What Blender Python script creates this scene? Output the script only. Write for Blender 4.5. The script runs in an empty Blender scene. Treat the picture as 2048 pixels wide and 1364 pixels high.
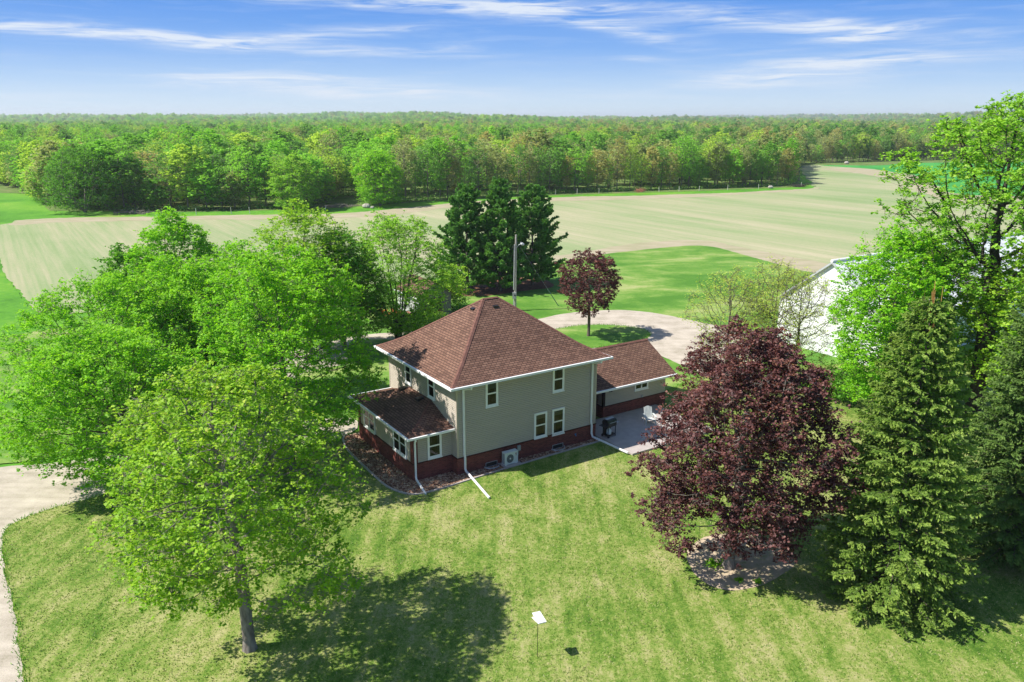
import bpy, math, random
import numpy as np
from mathutils import Vector, Matrix
R = math.radians
SC = bpy.context.scene
COL = SC.collection

# ------------------------------------------------------------------ camera, sky, sun, exposure
F, CAMH = 1590.0, 20.0
PITCH = math.atan((682 - 238) / F)
cam_d = bpy.data.cameras.new('camera')
cam_d.sensor_width = 36.0
cam_d.lens = 36.0 * F / 2048
cam_d.clip_start = 0.5
cam_d.clip_end = 20000
cam = bpy.data.objects.new('camera', cam_d)
COL.objects.link(cam)
cam.location = (0, 0, CAMH)
cam.rotation_euler = (math.pi / 2 - PITCH, 0, 0)
SC.camera = cam

SUN_EL = R(50.5)
SUN_TO = R(9.0)                       # light travels towards this heading (measured from +X)
sd = bpy.data.lights.new('sun', 'SUN')
sd.energy = 5.0
sd.angle = R(0.55)
sd.color = (1.0, 0.95, 0.87)
sun = bpy.data.objects.new('sun', sd)
COL.objects.link(sun)
LD = Vector((math.cos(SUN_TO) * math.cos(SUN_EL), math.sin(SUN_TO) * math.cos(SUN_EL), -math.sin(SUN_EL)))
sun.rotation_euler = LD.to_track_quat('-Z', 'Y').to_euler()
sun.location = (-60, 0, 80)

SC.view_settings.view_transform = 'Standard'
SC.view_settings.look = 'None'
SC.view_settings.exposure = 0.58
SC.view_settings.gamma = 1.0
SC.view_settings.use_curve_mapping = False
SC.cycles.max_bounces = 6
SC.cycles.diffuse_bounces = 3
SC.cycles.transmission_bounces = 4
SC.cycles.transparent_max_bounces = 8
SC.cycles.volume_bounces = 0


class NB:
    """small node-tree builder"""
    def __init__(s, nt):
        s.nt = nt
        s.n = nt.nodes
        s.l = nt.links

    def new(s, t, **kw):
        n = s.n.new(t)
        for k, v in kw.items():
            if k.startswith('_'):
                n.inputs[k[1:]].default_value = v
            else:
                setattr(n, k, v)
        return n

    def ln(s, a, b):
        s.l.new(a, b)

    def math(s, op, a, b=None, c=None, clamp=False):
        n = s.n.new('ShaderNodeMath')
        n.operation = op
        n.use_clamp = clamp
        for i, v in enumerate((a, b, c)):
            if v is None:
                continue
            if isinstance(v, (int, float)):
                n.inputs[i].default_value = v
            else:
                s.l.new(v, n.inputs[i])
        return n.outputs[0]

    def mix(s, fac, a, b, mode='MIX'):
        n = s.n.new('ShaderNodeMix')
        n.data_type = 'RGBA'
        n.blend_type = mode
        for i, v in ((0, fac), (6, a), (7, b)):
            if isinstance(v, (int, float)):
                n.inputs[i].default_value = v
            elif isinstance(v, tuple):
                n.inputs[i].default_value = v if len(v) == 4 else v + (1,)
            else:
                s.l.new(v, n.inputs[i])
        return n.outputs[2]

    def ramp(s, fac, stops, interp='LINEAR'):
        n = s.n.new('ShaderNodeValToRGB')
        cr = n.color_ramp
        cr.interpolation = interp
        while len(cr.elements) < len(stops):
            cr.elements.new(0.5)
        for e, (p, c) in zip(cr.elements, stops):
            e.position = p
            e.color = c if len(c) == 4 else tuple(c) + (1,)
        if fac is not None:
            s.l.new(fac, n.inputs[0])
        return n.outputs[0]

    def noise(s, vec, scale, detail=4, rough=0.55, dist=0.0, out='Fac'):
        n = s.new('ShaderNodeTexNoise', _Scale=scale, _Detail=detail, _Roughness=rough, _Distortion=dist)
        if vec is not None:
            s.l.new(vec, n.inputs['Vector'])
        return n.outputs[out]

    def mapping(s, vec, loc=(0, 0, 0), rot=(0, 0, 0), scale=(1, 1, 1)):
        n = s.new('ShaderNodeMapping', _Location=loc, _Rotation=rot, _Scale=scale)
        s.l.new(vec, n.inputs['Vector'])
        return n.outputs[0]


# ---- world: physical sky for the light, deeper blue with cirrus near the horizon (by direction only)
W = bpy.data.worlds.new('World')
SC.world = W
W.use_nodes = True
W.node_tree.nodes.clear()
b = NB(W.node_tree)
sky = b.new('ShaderNodeTexSky', sky_type='NISHITA')
sky.sun_disc = False
sky.sun_elevation = SUN_EL
sky.sun_rotation = math.atan2(-LD.x, -LD.y)
sky.altitude = 300
sky.air_density = 1.0
sky.dust_density = 0.6
sky.ozone_density = 2.0
tc = b.new('ShaderNodeTexCoord')
sep = b.new('ShaderNodeSeparateXYZ')
b.ln(tc.outputs['Generated'], sep.inputs[0])
az = b.math('ARCTAN2', sep.outputs[0], sep.outputs[1])
el = b.math('ARCSINE', sep.outputs[2])
AE = b.new('ShaderNodeCombineXYZ')
b.ln(az, AE.inputs[0])
b.ln(el, AE.inputs[1])
elc = b.math('DIVIDE', el, 1.5708, clamp=True)
KS = 1 / (0.095 * 2 ** 0.54)
grad = b.ramp(elc, [(0.0, (.70, .84, .97)), (.010, (.62, .79, .96)), (.028, (.42, .63, .94)), (.050, (.20, .43, .90)),
                    (.082, (.085, .30, .84)), (.16, (.07, .24, .75)), (1.0, (.05, .17, .55))])
gs = b.new('ShaderNodeVectorMath', operation='SCALE')
gs.inputs['Scale'].default_value = KS
b.ln(grad, gs.inputs[0])
skymix = b.mix(b.ramp(elc, [(.11, (.92, .92, .92)), (.25, (.15, .15, .15))]), sky.outputs[0], gs.outputs[0])
w1 = b.noise(b.mapping(AE.outputs[0], scale=(7, 40, 1)), 1.0, 3, .5, out='Color')
wv = b.new('ShaderNodeVectorMath', operation='SUBTRACT')
b.ln(w1, wv.inputs[0])
wv.inputs[1].default_value = (.5, .5, .5)
ws = b.new('ShaderNodeVectorMath', operation='MULTIPLY')
ws.inputs[1].default_value = (.10, .012, 0)
b.ln(wv.outputs[0], ws.inputs[0])
wa = b.new('ShaderNodeVectorMath', operation='ADD')
b.ln(AE.outputs[0], wa.inputs[0])
b.ln(ws.outputs[0], wa.inputs[1])
sp2 = b.new('ShaderNodeSeparateXYZ')
b.ln(wa.outputs[0], sp2.inputs[0])
wisp = b.noise(b.mapping(wa.outputs[0], rot=(0, 0, R(-3)), scale=(9, 130, 1)), 1.0, 7, .62, .6)
wisp2 = b.noise(b.mapping(wa.outputs[0], rot=(0, 0, R(2)), scale=(26, 420, 1)), 1.0, 5, .6)
mask = None


def pix_dir(x, y):
    cx, cy = (x - 1024) / F, (682 - y) / F
    d = Vector((cx, math.cos(PITCH) + cy * math.sin(PITCH), -math.sin(PITCH) + cy * math.cos(PITCH))).normalized()
    return math.atan2(d.x, d.y), math.asin(d.z)


CL = [(150, 58, 190, 10, -.06, 1.0), (400, 82, 400, 10, -.03, .95), (640, 70, 210, 10, .10, .8), (800, 8, 420, 9, -.02, .9),
      (1060, 22, 230, 15, -.10, 1.0), (1240, 62, 150, 12, -.16, .8), (1600, 46, 160, 14, -.12, 1.5), (1720, 68, 115, 10, .12, 1.3),
      (1530, 160, 140, 14, .02, 1.3), (1720, 125, 180, 12, .03, 1.5), (520, 156, 150, 10, .0, 1.2), (700, 182, 230, 13, -.02, 1.3),
      (880, 92, 110, 8, .12, .35), (1100, 10, 150, 7, -.04, .7), (60, 195, 200, 14, 0, .3), (1250, 190, 500, 12, 0, .2),
      (1900, 85, 190, 12, .15, .35), (1290, 115, 60, 6, 0, .45)]
for (cx, cy, rx, ry, sl, amp) in CL:
    a0, e0 = pix_dir(cx, cy)
    dx = b.math('MULTIPLY', b.math('SUBTRACT', sp2.outputs[0], a0), F / rx)
    dy = b.math('SUBTRACT', sp2.outputs[1], e0)
    dy = b.math('MULTIPLY_ADD', b.math('SUBTRACT', sp2.outputs[0], a0), -sl, dy)
    dy = b.math('MULTIPLY', dy, F / ry)
    q = b.math('ADD', b.math('MULTIPLY', dx, dx), b.math('MULTIPLY', dy, dy))
    g = b.math('MULTIPLY', b.math('EXPONENT', b.math('MULTIPLY', q, -0.9)), amp)
    mask = g if mask is None else b.math('ADD', mask, g)
ww = b.ramp(wisp, [(.34, (0, 0, 0)), (.62, (1, 1, 1))])
w2 = b.ramp(wisp2, [(.25, (.5, .5, .5)), (.6, (1, 1, 1))])
cov = b.math('MULTIPLY', b.math('MULTIPLY', mask, ww), w2, clamp=True)
veil = b.math('MULTIPLY', b.ramp(wisp, [(.50, (0, 0, 0)), (.95, (1, 1, 1))]), .25)
cov = b.math('MULTIPLY', b.math('ADD', b.math('MULTIPLY', cov, 1.0), veil, clamp=True), .92)
skyc = b.mix(cov, skymix, (KS * .78, KS * .85, KS * .95))
bg = b.new('ShaderNodeBackground', _Strength=0.095)
b.ln(skyc, bg.inputs[0])
wo = b.new('ShaderNodeOutputWorld')
b.ln(bg.outputs[0], wo.inputs[0])


# ------------------------------------------------------------------ helpers
def G(px, py, z=0.0):
    """ground point seen at a pixel of the photograph (used for layout measurements)"""
    cx, cy = (px - 1024) / F, (682 - py) / F
    dy, dz = math.cos(PITCH) + cy * math.sin(PITCH), -math.sin(PITCH) + cy * math.cos(PITCH)
    t = (z - CAMH) / dz
    return cx * t, dy * t


def tag(o, label=None, cat=None, group=None, kind=None):
    if label: o['label'] = label
    if cat: o['category'] = cat
    if group: o['group'] = group
    if kind: o['kind'] = kind
    return o


def empty(name, loc, rz=0, label=None, cat=None, group=None):
    o = bpy.data.objects.new(name, None)
    o.empty_display_size = .3
    COL.objects.link(o)
    o.location = loc
    o.rotation_euler = (0, 0, rz)
    return tag(o, label, cat, group)


def link(name, me, parent=None, loc=None):
    o = bpy.data.objects.new(name, me)
    COL.objects.link(o)
    if parent: o.parent = parent
    if loc is not None: o.location = loc
    return o


class MB:
    def __init__(s):
        s.v, s.f, s.uv, s.mi = [], [], [], []

    def poly(s, pts, uv=None, mi=0):
        n = len(s.v)
        s.v += [tuple(p) for p in pts]
        s.f.append(tuple(range(n, n + len(pts))))
        if uv is None:
            p0, p1, p2 = Vector(pts[0]), Vector(pts[1]), Vector(pts[2])
            nn = (p1 - p0).cross(p2 - p0)
            ax = max(range(3), key=lambda i: abs(nn[i]))
            uv = [((p[1], p[2]) if ax == 0 else (p[0], p[2]) if ax == 1 else (p[0], p[1])) for p in pts]
        s.uv += uv
        s.mi.append(mi)

    def box(s, x0, x1, y0, y1, z0, z1, mi=0, skip=''):
        P = lambda a, b_, c: (a, b_, c)
        if '-x' not in skip: s.poly([P(x0, y1, z0), P(x0, y0, z0), P(x0, y0, z1), P(x0, y1, z1)], mi=mi)
        if '+x' not in skip: s.poly([P(x1, y0, z0), P(x1, y1, z0), P(x1, y1, z1), P(x1, y0, z1)], mi=mi)
        if '-y' not in skip: s.poly([P(x0, y0, z0), P(x1, y0, z0), P(x1, y0, z1), P(x0, y0, z1)], mi=mi)
        if '+y' not in skip: s.poly([P(x1, y1, z0), P(x0, y1, z0), P(x0, y1, z1), P(x1, y1, z1)], mi=mi)
        if '-z' not in skip: s.poly([P(x0, y1, z0), P(x1, y1, z0), P(x1, y0, z0), P(x0, y0, z0)], mi=mi)
        if '+z' not in skip: s.poly([P(x0, y0, z1), P(x1, y0, z1), P(x1, y1, z1), P(x0, y1, z1)], mi=mi)

    def tube(s, pts, rad, n=8, cap=True, square=False, mi=0):
        pts = [Vector(p) for p in pts]
        if not hasattr(rad, '__len__'): rad = [rad] * len(pts)
        rings = []
        ref = None
        for i, p in enumerate(pts):
            d = (pts[min(i + 1, len(pts) - 1)] - pts[max(i - 1, 0)]).normalized()
            if ref is None:
                ref = d.orthogonal().normalized() if abs(d.z) < .9 else Vector((1, 0, 0))
            a = (ref - d * ref.dot(d)).normalized()
            ref = a
            c = d.cross(a)
            ring = []
            for k in range(n):
                t = 2 * math.pi * (k + .5) / n
                ring.append(p + (a * math.cos(t) + c * math.sin(t)) * rad[i])
            rings.append(ring)
        base = len(s.v)
        for r_ in rings: s.v += [tuple(q) for q in r_]
        for i in range(len(rings) - 1):
            for k in range(n):
                a0, a1 = base + i * n + k, base + i * n + (k + 1) % n
                s.f.append((a0, a1, a1 + n, a0 + n))
                s.uv += [(0, 0), (1, 0), (1, 1), (0, 1)]
                s.mi.append(mi)
        if cap:
            for ring in (list(range(base + n - 1, base - 1, -1)), list(range(base + (len(rings) - 1) * n, base + len(rings) * n))):
                s.f.append(tuple(ring))
                s.uv += [(0, 0)] * n
                s.mi.append(mi)

    def ball(s, c, r, nu=8, nv=6, jit=0, rng=random, mi=0):
        base = len(s.v)
        for j in range(nv + 1):
            th = math.pi * j / nv
            for i in range(nu):
                ph = 2 * math.pi * i / nu
                k = 1 + rng.uniform(-jit, jit)
                s.v.append((c[0] + r[0] * k * math.sin(th) * math.cos(ph), c[1] + r[1] * k * math.sin(th) * math.sin(ph), c[2] + r[2] * k * math.cos(th)))
        for j in range(nv):
            for i in range(nu):
                a, a2 = base + j * nu + i, base + j * nu + (i + 1) % nu
                s.f.append((a, a + nu, a2 + nu, a2))
                s.uv += [(0, 0)] * 4
                s.mi.append(mi)

    def mesh(s, name, mats, smooth=False):
        me = bpy.data.meshes.new(name)
        me.from_pydata(s.v, [], s.f)
        uvl = me.uv_layers.new(name='UVMap')
        uvl.data.foreach_set('uv', np.array(s.uv, dtype=np.float32).ravel())
        for m in (mats if isinstance(mats, (list, tuple)) else [mats]):
            me.materials.append(m)
        me.polygons.foreach_set('material_index', s.mi)
        if smooth:
            me.polygons.foreach_set('use_smooth', [True] * len(s.f))
        me.update()
        return me

    def build(s, name, mats, parent=None, loc=None, smooth=False):
        return link(name, s.mesh(name, mats, smooth), parent, loc)


def quad_mesh(name, V, mat, rnd=None, k=4):
    """V: (n,k,3) array of separate k-gons"""
    n = V.shape[0]
    me = bpy.data.meshes.new(name)
    me.vertices.add(n * k)
    me.vertices.foreach_set('co', V.astype(np.float32).ravel())
    me.loops.add(n * k)
    me.loops.foreach_set('vertex_index', np.arange(n * k, dtype=np.int32))
    me.polygons.add(n)
    me.polygons.foreach_set('loop_start', np.arange(0, n * k, k, dtype=np.int32))
    me.polygons.foreach_set('loop_total', np.full(n, k, dtype=np.int32))
    me.materials.append(mat)
    me.update(calc_edges=True)
    if rnd is not None:
        at = me.attributes.new('rnd', 'FLOAT', 'FACE')
        at.data.foreach_set('value', rnd.astype(np.float32))
    return me


# ------------------------------------------------------------------ materials
def mat(name):
    m = bpy.data.materials.new(name)
    m.use_nodes = True
    m.node_tree.nodes.clear()
    nb = NB(m.node_tree)
    out = nb.new('ShaderNodeOutputMaterial')
    return m, nb, out


def pbsdf(nb, out, col, rough=.7, spec=.3, metal=0, bump=None, bstr=.3, bdist=.02):
    p = nb.new('ShaderNodeBsdfPrincipled', _Roughness=rough, _Metallic=metal)
    p.inputs['Specular IOR Level'].default_value = spec
    if isinstance(col, tuple):
        p.inputs['Base Color'].default_value = col if len(col) == 4 else col + (1,)
    else:
        nb.ln(col, p.inputs['Base Color'])
    if bump is not None:
        bn = nb.new('ShaderNodeBump', _Strength=bstr, _Distance=bdist)
        nb.ln(bump, bn.inputs['Height'])
        nb.ln(bn.outputs[0], p.inputs['Normal'])
    nb.ln(p.outputs[0], out.inputs[0])
    return p


def simple(name, c, rough=.6, spec=.3, var=.12, scale=6, metal=0):
    m, nb, out = mat(name)
    tcn = nb.new('ShaderNodeTexCoord')
    n = nb.noise(tcn.outputs['Object'], scale, 5, .6)
    c1 = tuple(x * (1 - var) for x in c)
    c2 = tuple(min(1, x * (1 + var)) for x in c)
    pbsdf(nb, out, nb.ramp(n, [(.3, c1), (.7, c2)]), rough, spec, metal)
    return m


M = {}
M['white'] = simple('white_paint', (.85, .85, .85), .45, .4, .04)
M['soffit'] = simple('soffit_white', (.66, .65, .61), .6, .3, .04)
M['black'] = simple('black_enamel', (.018, .018, .02), .35, .5, .2)
M['dark'] = simple('dark_opening', (.012, .012, .014), .8, .2, .2)
M['grey'] = simple('grey_metal', (.35, .37, .38), .45, .5, .1)
M['galv'] = simple('galvanized_metal', (.45, .47, .48), .4, .5, .1)
M['concrete'] = simple('concrete', (.42, .37, .345), .85, .2, .12, 2.5)
M['post'] = simple('weathered_post', (.38, .35, .31), .9, .1, .25, 9)
M['rock'] = simple('field_rock', (.42, .38, .34), .9, .2, .3, 1.5)
M['blind'] = simple('window_blind', (.22, .25, .21), .8, .2, .15, 3)
M['curtain'] = simple('curtain_fabric', (.06, .065, .06), .9, .1, .3, 12)
M['unit'] = simple('unit_enamel', (.62, .66, .67), .4, .5, .04)
M['unitgrill'] = simple('fan_guard', (.07, .09, .10), .5, .4, .1)
M['logo'] = simple('logo_ink', (.20, .04, .07), .5, .3, .02)
M['ink'] = simple('grey_ink', (.10, .10, .11), .5, .3, .02)
M['blue'] = simple('blue_plastic', (.03, .20, .45), .4, .5, .05)
M['tank'] = simple('tank_enamel', (.62, .68, .70), .4, .5, .04)
M['chairw'] = simple('painted_chair_wood', (.55, .58, .55), .6, .3, .08)


def bark_mat(name, c1, c2, sc=7):
    m, nb, out = mat(name)
    tcn = nb.new('ShaderNodeTexCoord')
    n = nb.noise(nb.mapping(tcn.outputs['Object'], scale=(1, 1, .25)), sc, 6, .65)
    pbsdf(nb, out, nb.ramp(n, [(.35, c1), (.65, c2)]), .9, .15, 0, n, .6, .04)
    return m


M['bark'] = bark_mat('maple_bark', (.075, .06, .048), (.20, .17, .145))
M['bark_grey'] = bark_mat('grey_bark', (.13, .11, .095), (.30, .265, .23))
M['bark_dark'] = bark_mat('dark_bark', (.03, .025, .02), (.085, .07, .06))
M['bark_wood'] = bark_mat('wood_bark', (.10, .085, .07), (.25, .22, .19), 2)


def leaf_mat(name, stops, trans=.46, tcol=(1.25, 1.25, .6), rough=.6, gl=.015, objrand=0.0):
    m, nb, out = mat(name)
    at = nb.new('ShaderNodeAttribute', attribute_name='rnd')
    f = at.outputs['Fac']
    if objrand:
        oi = nb.new('ShaderNodeObjectInfo')
        f = nb.math('ADD', nb.math('MULTIPLY', f, 1 - objrand), nb.math('MULTIPLY', oi.outputs['Random'], objrand))
    col = nb.ramp(f, stops)
    d = nb.new('ShaderNodeBsdfDiffuse')
    nb.ln(col, d.inputs[0])
    t = nb.new('ShaderNodeBsdfTranslucent')
    tm = nb.mix(1.0, col, tcol + (1,), 'MULTIPLY')
    nb.ln(tm, t.inputs[0])
    mx = nb.new('ShaderNodeMixShader')
    mx.inputs[0].default_value = trans
    nb.ln(d.outputs[0], mx.inputs[1])
    nb.ln(t.outputs[0], mx.inputs[2])
    g = nb.new('ShaderNodeBsdfGlossy', _Roughness=rough)
    g.inputs[0].default_value = (1, 1, 1, 1)
    m2 = nb.new('ShaderNodeMixShader')
    m2.inputs[0].default_value = gl
    nb.ln(mx.outputs[0], m2.inputs[1])
    nb.ln(g.outputs[0], m2.inputs[2])
    nb.ln(m2.outputs[0], out.inputs[0])
    return m


M['leaf_front'] = leaf_mat('leaf_yellow_green', [(0, (.115, .28, .014)), (.5, (.275, .50, .026)), (.88, (.44, .61, .05)), (1, (.62, .58, .12))])
M['leaf_green'] = leaf_mat('leaf_bright_green', [(0, (.10, .30, .010)), (.5, (.23, .54, .016)), (1, (.38, .66, .03))])
M['leaf_mid'] = leaf_mat('leaf_mid_green', [(0, (.05, .18, .014)), (.5, (.12, .33, .022)), (1, (.21, .44, .04))])
M['leaf_ygreen'] = leaf_mat('leaf_lime', [(0, (.15, .34, .02)), (.5, (.30, .53, .035)), (1, (.46, .62, .07))])
M['leaf_pear'] = leaf_mat('leaf_fresh_green', [(0, (.11, .30, .02)), (.5, (.26, .52, .04)), (1, (.44, .64, .10))])
M['leaf_bud'] = leaf_mat('leaf_bud', [(0, (.28, .40, .05)), (.5, (.45, .58, .09)), (1, (.60, .66, .16))])
M['leaf_red'] = leaf_mat('leaf_burgundy', [(0, (.050, .018, .021)), (.45, (.118, .044, .044)), (.85, (.24, .10, .082)), (1, (.42, .23, .11))],
                         .30, (1.4, .95, .65), .6, .02)
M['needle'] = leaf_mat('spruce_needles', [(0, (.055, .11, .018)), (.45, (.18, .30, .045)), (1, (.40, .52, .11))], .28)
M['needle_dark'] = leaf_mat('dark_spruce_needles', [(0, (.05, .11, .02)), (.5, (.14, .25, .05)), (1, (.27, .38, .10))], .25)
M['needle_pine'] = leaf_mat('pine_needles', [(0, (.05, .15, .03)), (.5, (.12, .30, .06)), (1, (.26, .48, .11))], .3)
M['cone_tip'] = leaf_mat('brown_cone_tips', [(0, (.30, .16, .05)), (1, (.48, .30, .10))], .1)
M['petal'] = leaf_mat('orange_red_petals', [(0, (.75, .02, .01)), (.5, (.85, .09, .02)), (.85, (.85, .20, .04)), (1, (.85, .62, .42))], .2, (1, 1, 1))

WOODK = {
    'bright_green': ('bright green', [(0, (.09, .22, .02)), (.5, (.15, .33, .03)), (1, (.23, .42, .045))]),
    'mid_green': ('mid green', [(0, (.07, .17, .025)), (.5, (.11, .24, .035)), (1, (.17, .32, .05))]),
    'dark_green': ('deep green', [(0, (.035, .10, .015)), (.5, (.06, .16, .022)), (1, (.10, .22, .03))]),
    'yellow_green': ('yellow green', [(0, (.17, .27, .03)), (.5, (.26, .37, .045)), (1, (.36, .45, .07))]),
    'olive_grey': ('grey green', [(0, (.15, .18, .06)), (.5, (.21, .25, .09)), (1, (.28, .31, .12))]),
    'tan_bud': ('tan budding', [(0, (.19, .19, .06)), (.5, (.27, .26, .09)), (1, (.35, .33, .12))]),
}
for k_, (w_, st_) in WOODK.items():
    M['wood_' + k_] = leaf_mat('wood_leaf_' + k_, [(p_, tuple(min(.8, v * 1.75) for v in c_)) for p_, c_ in st_], .42, (1.15, 1.15, .7), .6, .01, .45)


def ground_mat(name, base, kind):
    return None


# lawn: mown spring grass with dry tan mottling and darker clover-green patches
m, nb, out = mat('mown_lawn')
tcn = nb.new('ShaderNodeTexCoord')
P0 = tcn.outputs['Object']
big = nb.noise(P0, .13, 3, .5)
midn = nb.noise(nb.mapping(P0, rot=(0, 0, R(-38)), scale=(1, .5, 1)), .75, 7, .72, .35)
mo = nb.noise(nb.mapping(P0, rot=(0, 0, R(-38)), scale=(2.2, .12, 1)), .8, 3, .6)
fine = nb.noise(P0, 4.5, 5, .8)
vf = nb.noise(P0, 22, 3, .7)
f1 = nb.math('ADD', nb.math('MULTIPLY', midn, .54), nb.math('MULTIPLY', big, .24))
f1 = nb.math('ADD', f1, nb.math('MULTIPLY', mo, .26))
f1 = nb.math('ADD', f1, nb.math('MULTIPLY', nb.math('SUBTRACT', fine, .5), .42))
f1 = nb.math('ADD', f1, nb.math('MULTIPLY', nb.math('SUBTRACT', vf, .5), .36))
col = nb.ramp(f1, [(.37, (.070, .165, .018)), (.45, (.135, .245, .032)), (.515, (.235, .320, .065)), (.58, (.360, .385, .135)), (.69, (.50, .46, .24))])
bl = nb.noise(P0, 34, 2, .6)
col = nb.mix(.50, col, nb.ramp(bl, [(.3, (.30, .30, .30)), (.7, (1, 1, 1))]), 'MULTIPLY')
col = nb.mix(1.0, col, (1.04, 1.04, .98, 1), 'MULTIPLY')
hb = nb.math('ADD', nb.math('MULTIPLY', vf, .6), bl)
pbsdf(nb, out, col, .85, .15, 0, hb, .7, .05)
M['lawn'] = m

# far lawn (behind the house): same grass, with broad mower bands
m, nb, out = mat('mown_lawn_far')
tcn = nb.new('ShaderNodeTexCoord')
P0 = tcn.outputs['Object']
midn = nb.noise(nb.mapping(P0, rot=(0, 0, R(-5)), scale=(.55, 1.0, 1)), .15, 7, .68, .3)
fine = nb.noise(P0, 2.5, 5, .75)
f1 = nb.math('ADD', midn, nb.math('MULTIPLY', nb.math('SUBTRACT', fine, .5), .22))
col = nb.ramp(f1, [(.40, (.070, .19, .02)), (.50, (.125, .255, .036)), (.58, (.22, .31, .075)), (.70, (.37, .38, .16))])
pbsdf(nb, out, col, .85, .15, 0, fine, .5, .05)
M['lawn_far'] = m

m, nb, out = mat('meadow_grass')
tcn = nb.new('ShaderNodeTexCoord')
P0 = tcn.outputs['Object']
f1 = nb.math('ADD', nb.math('MULTIPLY', nb.noise(P0, .05, 5, .6), .7), nb.math('MULTIPLY', nb.noise(P0, .9, 5, .75), .38))
col = nb.ramp(f1, [(.38, (.05, .16, .018)), (.52, (.095, .27, .025)), (.64, (.16, .33, .035)), (.76, (.30, .33, .09))])
pbsdf(nb, out, col, .9, .1, 0, f1, .5, .2)
M['meadow'] = m

# crop field: pale tan stubble with faint green drilled rows running along the house's long side
m, nb, out = mat('crop_field')
tcn = nb.new('ShaderNodeTexCoord')
P0 = nb.mapping(tcn.outputs['Object'], rot=(0, 0, R(-33)))
# bend the rows a little
s1 = nb.noise(nb.mapping(P0, scale=(.10, .012, 1)), 1.0, 6, .62, .3)
s2 = nb.noise(nb.mapping(P0, scale=(1.0, .022, 1)), 1.0, 9, .75)
s3 = nb.noise(P0, .02, 3, .5)
rows = nb.new('ShaderNodeTexWave', wave_type='BANDS', bands_direction='X', _Scale=.42, _Distortion=.6, _Detail=2)
nb.ln(P0, rows.inputs['Vector'])
cl = nb.noise(P0, 1.6, 5, .8)
f1 = nb.math('ADD', nb.math('MULTIPLY', s1, .48), nb.math('MULTIPLY', s2, .42))
f1 = nb.math('ADD', f1, nb.math('MULTIPLY', s3, .30))
f1 = nb.math('ADD', f1, nb.math('MULTIPLY', nb.math('SUBTRACT', rows.outputs[1], .5), .025))
f1 = nb.math('ADD', f1, nb.math('MULTIPLY', nb.math('SUBTRACT', cl, .5), .22))
col = nb.ramp(f1, [(.45, (.19, .275, .105)), (.56, (.265, .320, .155)), (.65, (.345, .345, .20)), (.78, (.47, .41, .28))])
pbsdf(nb, out, col, .95, .1, 0, cl, .4, .05)
M['field'] = m

m, nb, out = mat('field_margin_soil')
tcn = nb.new('ShaderNodeTexCoord')
n = nb.noise(nb.mapping(tcn.outputs['Object'], scale=(.25, 1, 1)), .5, 6, .7)
pbsdf(nb, out, nb.ramp(n, [(.3, (.26, .27, .14)), (.5, (.36, .32, .21)), (.7, (.44, .37, .28))]), .95, .1)
M['soil'] = m

m, nb, out = mat('green_crop')
tcn = nb.new('ShaderNodeTexCoord')
n = nb.noise(nb.mapping(tcn.outputs['Object'], scale=(1, .2, 1)), .1, 5, .6)
pbsdf(nb, out, nb.ramp(n, [(.3, (.04, .24, .045)), (.7, (.08, .34, .07))]), .9, .1)
M['greencrop'] = m

m, nb, out = mat('pale_gravel')
tcn = nb.new('ShaderNodeTexCoord')
P0 = tcn.outputs['Object']
n1 = nb.noise(P0, .7, 5, .6)
n2 = nb.noise(P0, 18, 4, .8)
n3 = nb.noise(nb.mapping(P0, rot=(0, 0, R(20)), scale=(.15, 1.6, 1)), .9, 4, .6)
f1 = nb.math('ADD', nb.math('MULTIPLY', n1, .35), nb.math('MULTIPLY', n2, .40))
f1 = nb.math('ADD', f1, nb.math('MULTIPLY', n3, .25))
pbsdf(nb, out, nb.ramp(f1, [(.36, (.24, .22, .15)), (.46, (.40, .35, .28)), (.56, (.51, .45, .37)), (.68, (.61, .55, .46))]), .95, .1, 0, n2, .6, .03)
M['gravel'] = m

m, nb, out = mat('brown_stone_mulch')
tcn = nb.new('ShaderNodeTexCoord')
vo = nb.new('ShaderNodeTexVoronoi', _Scale=12.0)
nb.ln(tcn.outputs['Object'], vo.inputs['Vector'])
sh = nb.new('ShaderNodeSeparateColor')
nb.ln(vo.outputs['Color'], sh.inputs[0])
pbsdf(nb, out, nb.ramp(sh.outputs[0], [(0, (.10, .045, .03)), (.4, (.26, .13, .085)), (.75, (.42, .26, .17)), (1, (.62, .50, .38))]), .85, .2, 0,
      vo.outputs['Distance'], .8, -.03)
M['mulch'] = m

m, nb, out = mat('bare_tree_ring_soil')
tcn = nb.new('ShaderNodeTexCoord')
n = nb.noise(tcn.outputs['Object'], 3, 6, .7)
pbsdf(nb, out, nb.ramp(n, [(.3, (.27, .30, .11)), (.45, (.46, .37, .25)), (.7, (.60, .47, .36))]), .95, .1, 0, n, .4, .03)
M['ring'] = m

m, nb, out = mat('needle_litter')
tcn = nb.new('ShaderNodeTexCoord')
n = nb.noise(tcn.outputs['Object'], 2, 6, .7)
pbsdf(nb, out, nb.ramp(n, [(.3, (.10, .055, .03)), (.7, (.27, .14, .085))]), .95, .1)
M['litter'] = m

m, nb, out = mat('woodland_floor')
tcn = nb.new('ShaderNodeTexCoord')
n = nb.noise(tcn.outputs['Object'], .25, 6, .7)
pbsdf(nb, out, nb.ramp(n, [(.35, (.07, .14, .03)), (.5, (.13, .20, .05)), (.65, (.20, .19, .09))]), .95, .1)
M['floor'] = m

m, nb, out = mat('lake_water')
p = pbsdf(nb, out, (.12, .20, .30), .12, .5)
M['water'] = m

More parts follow.
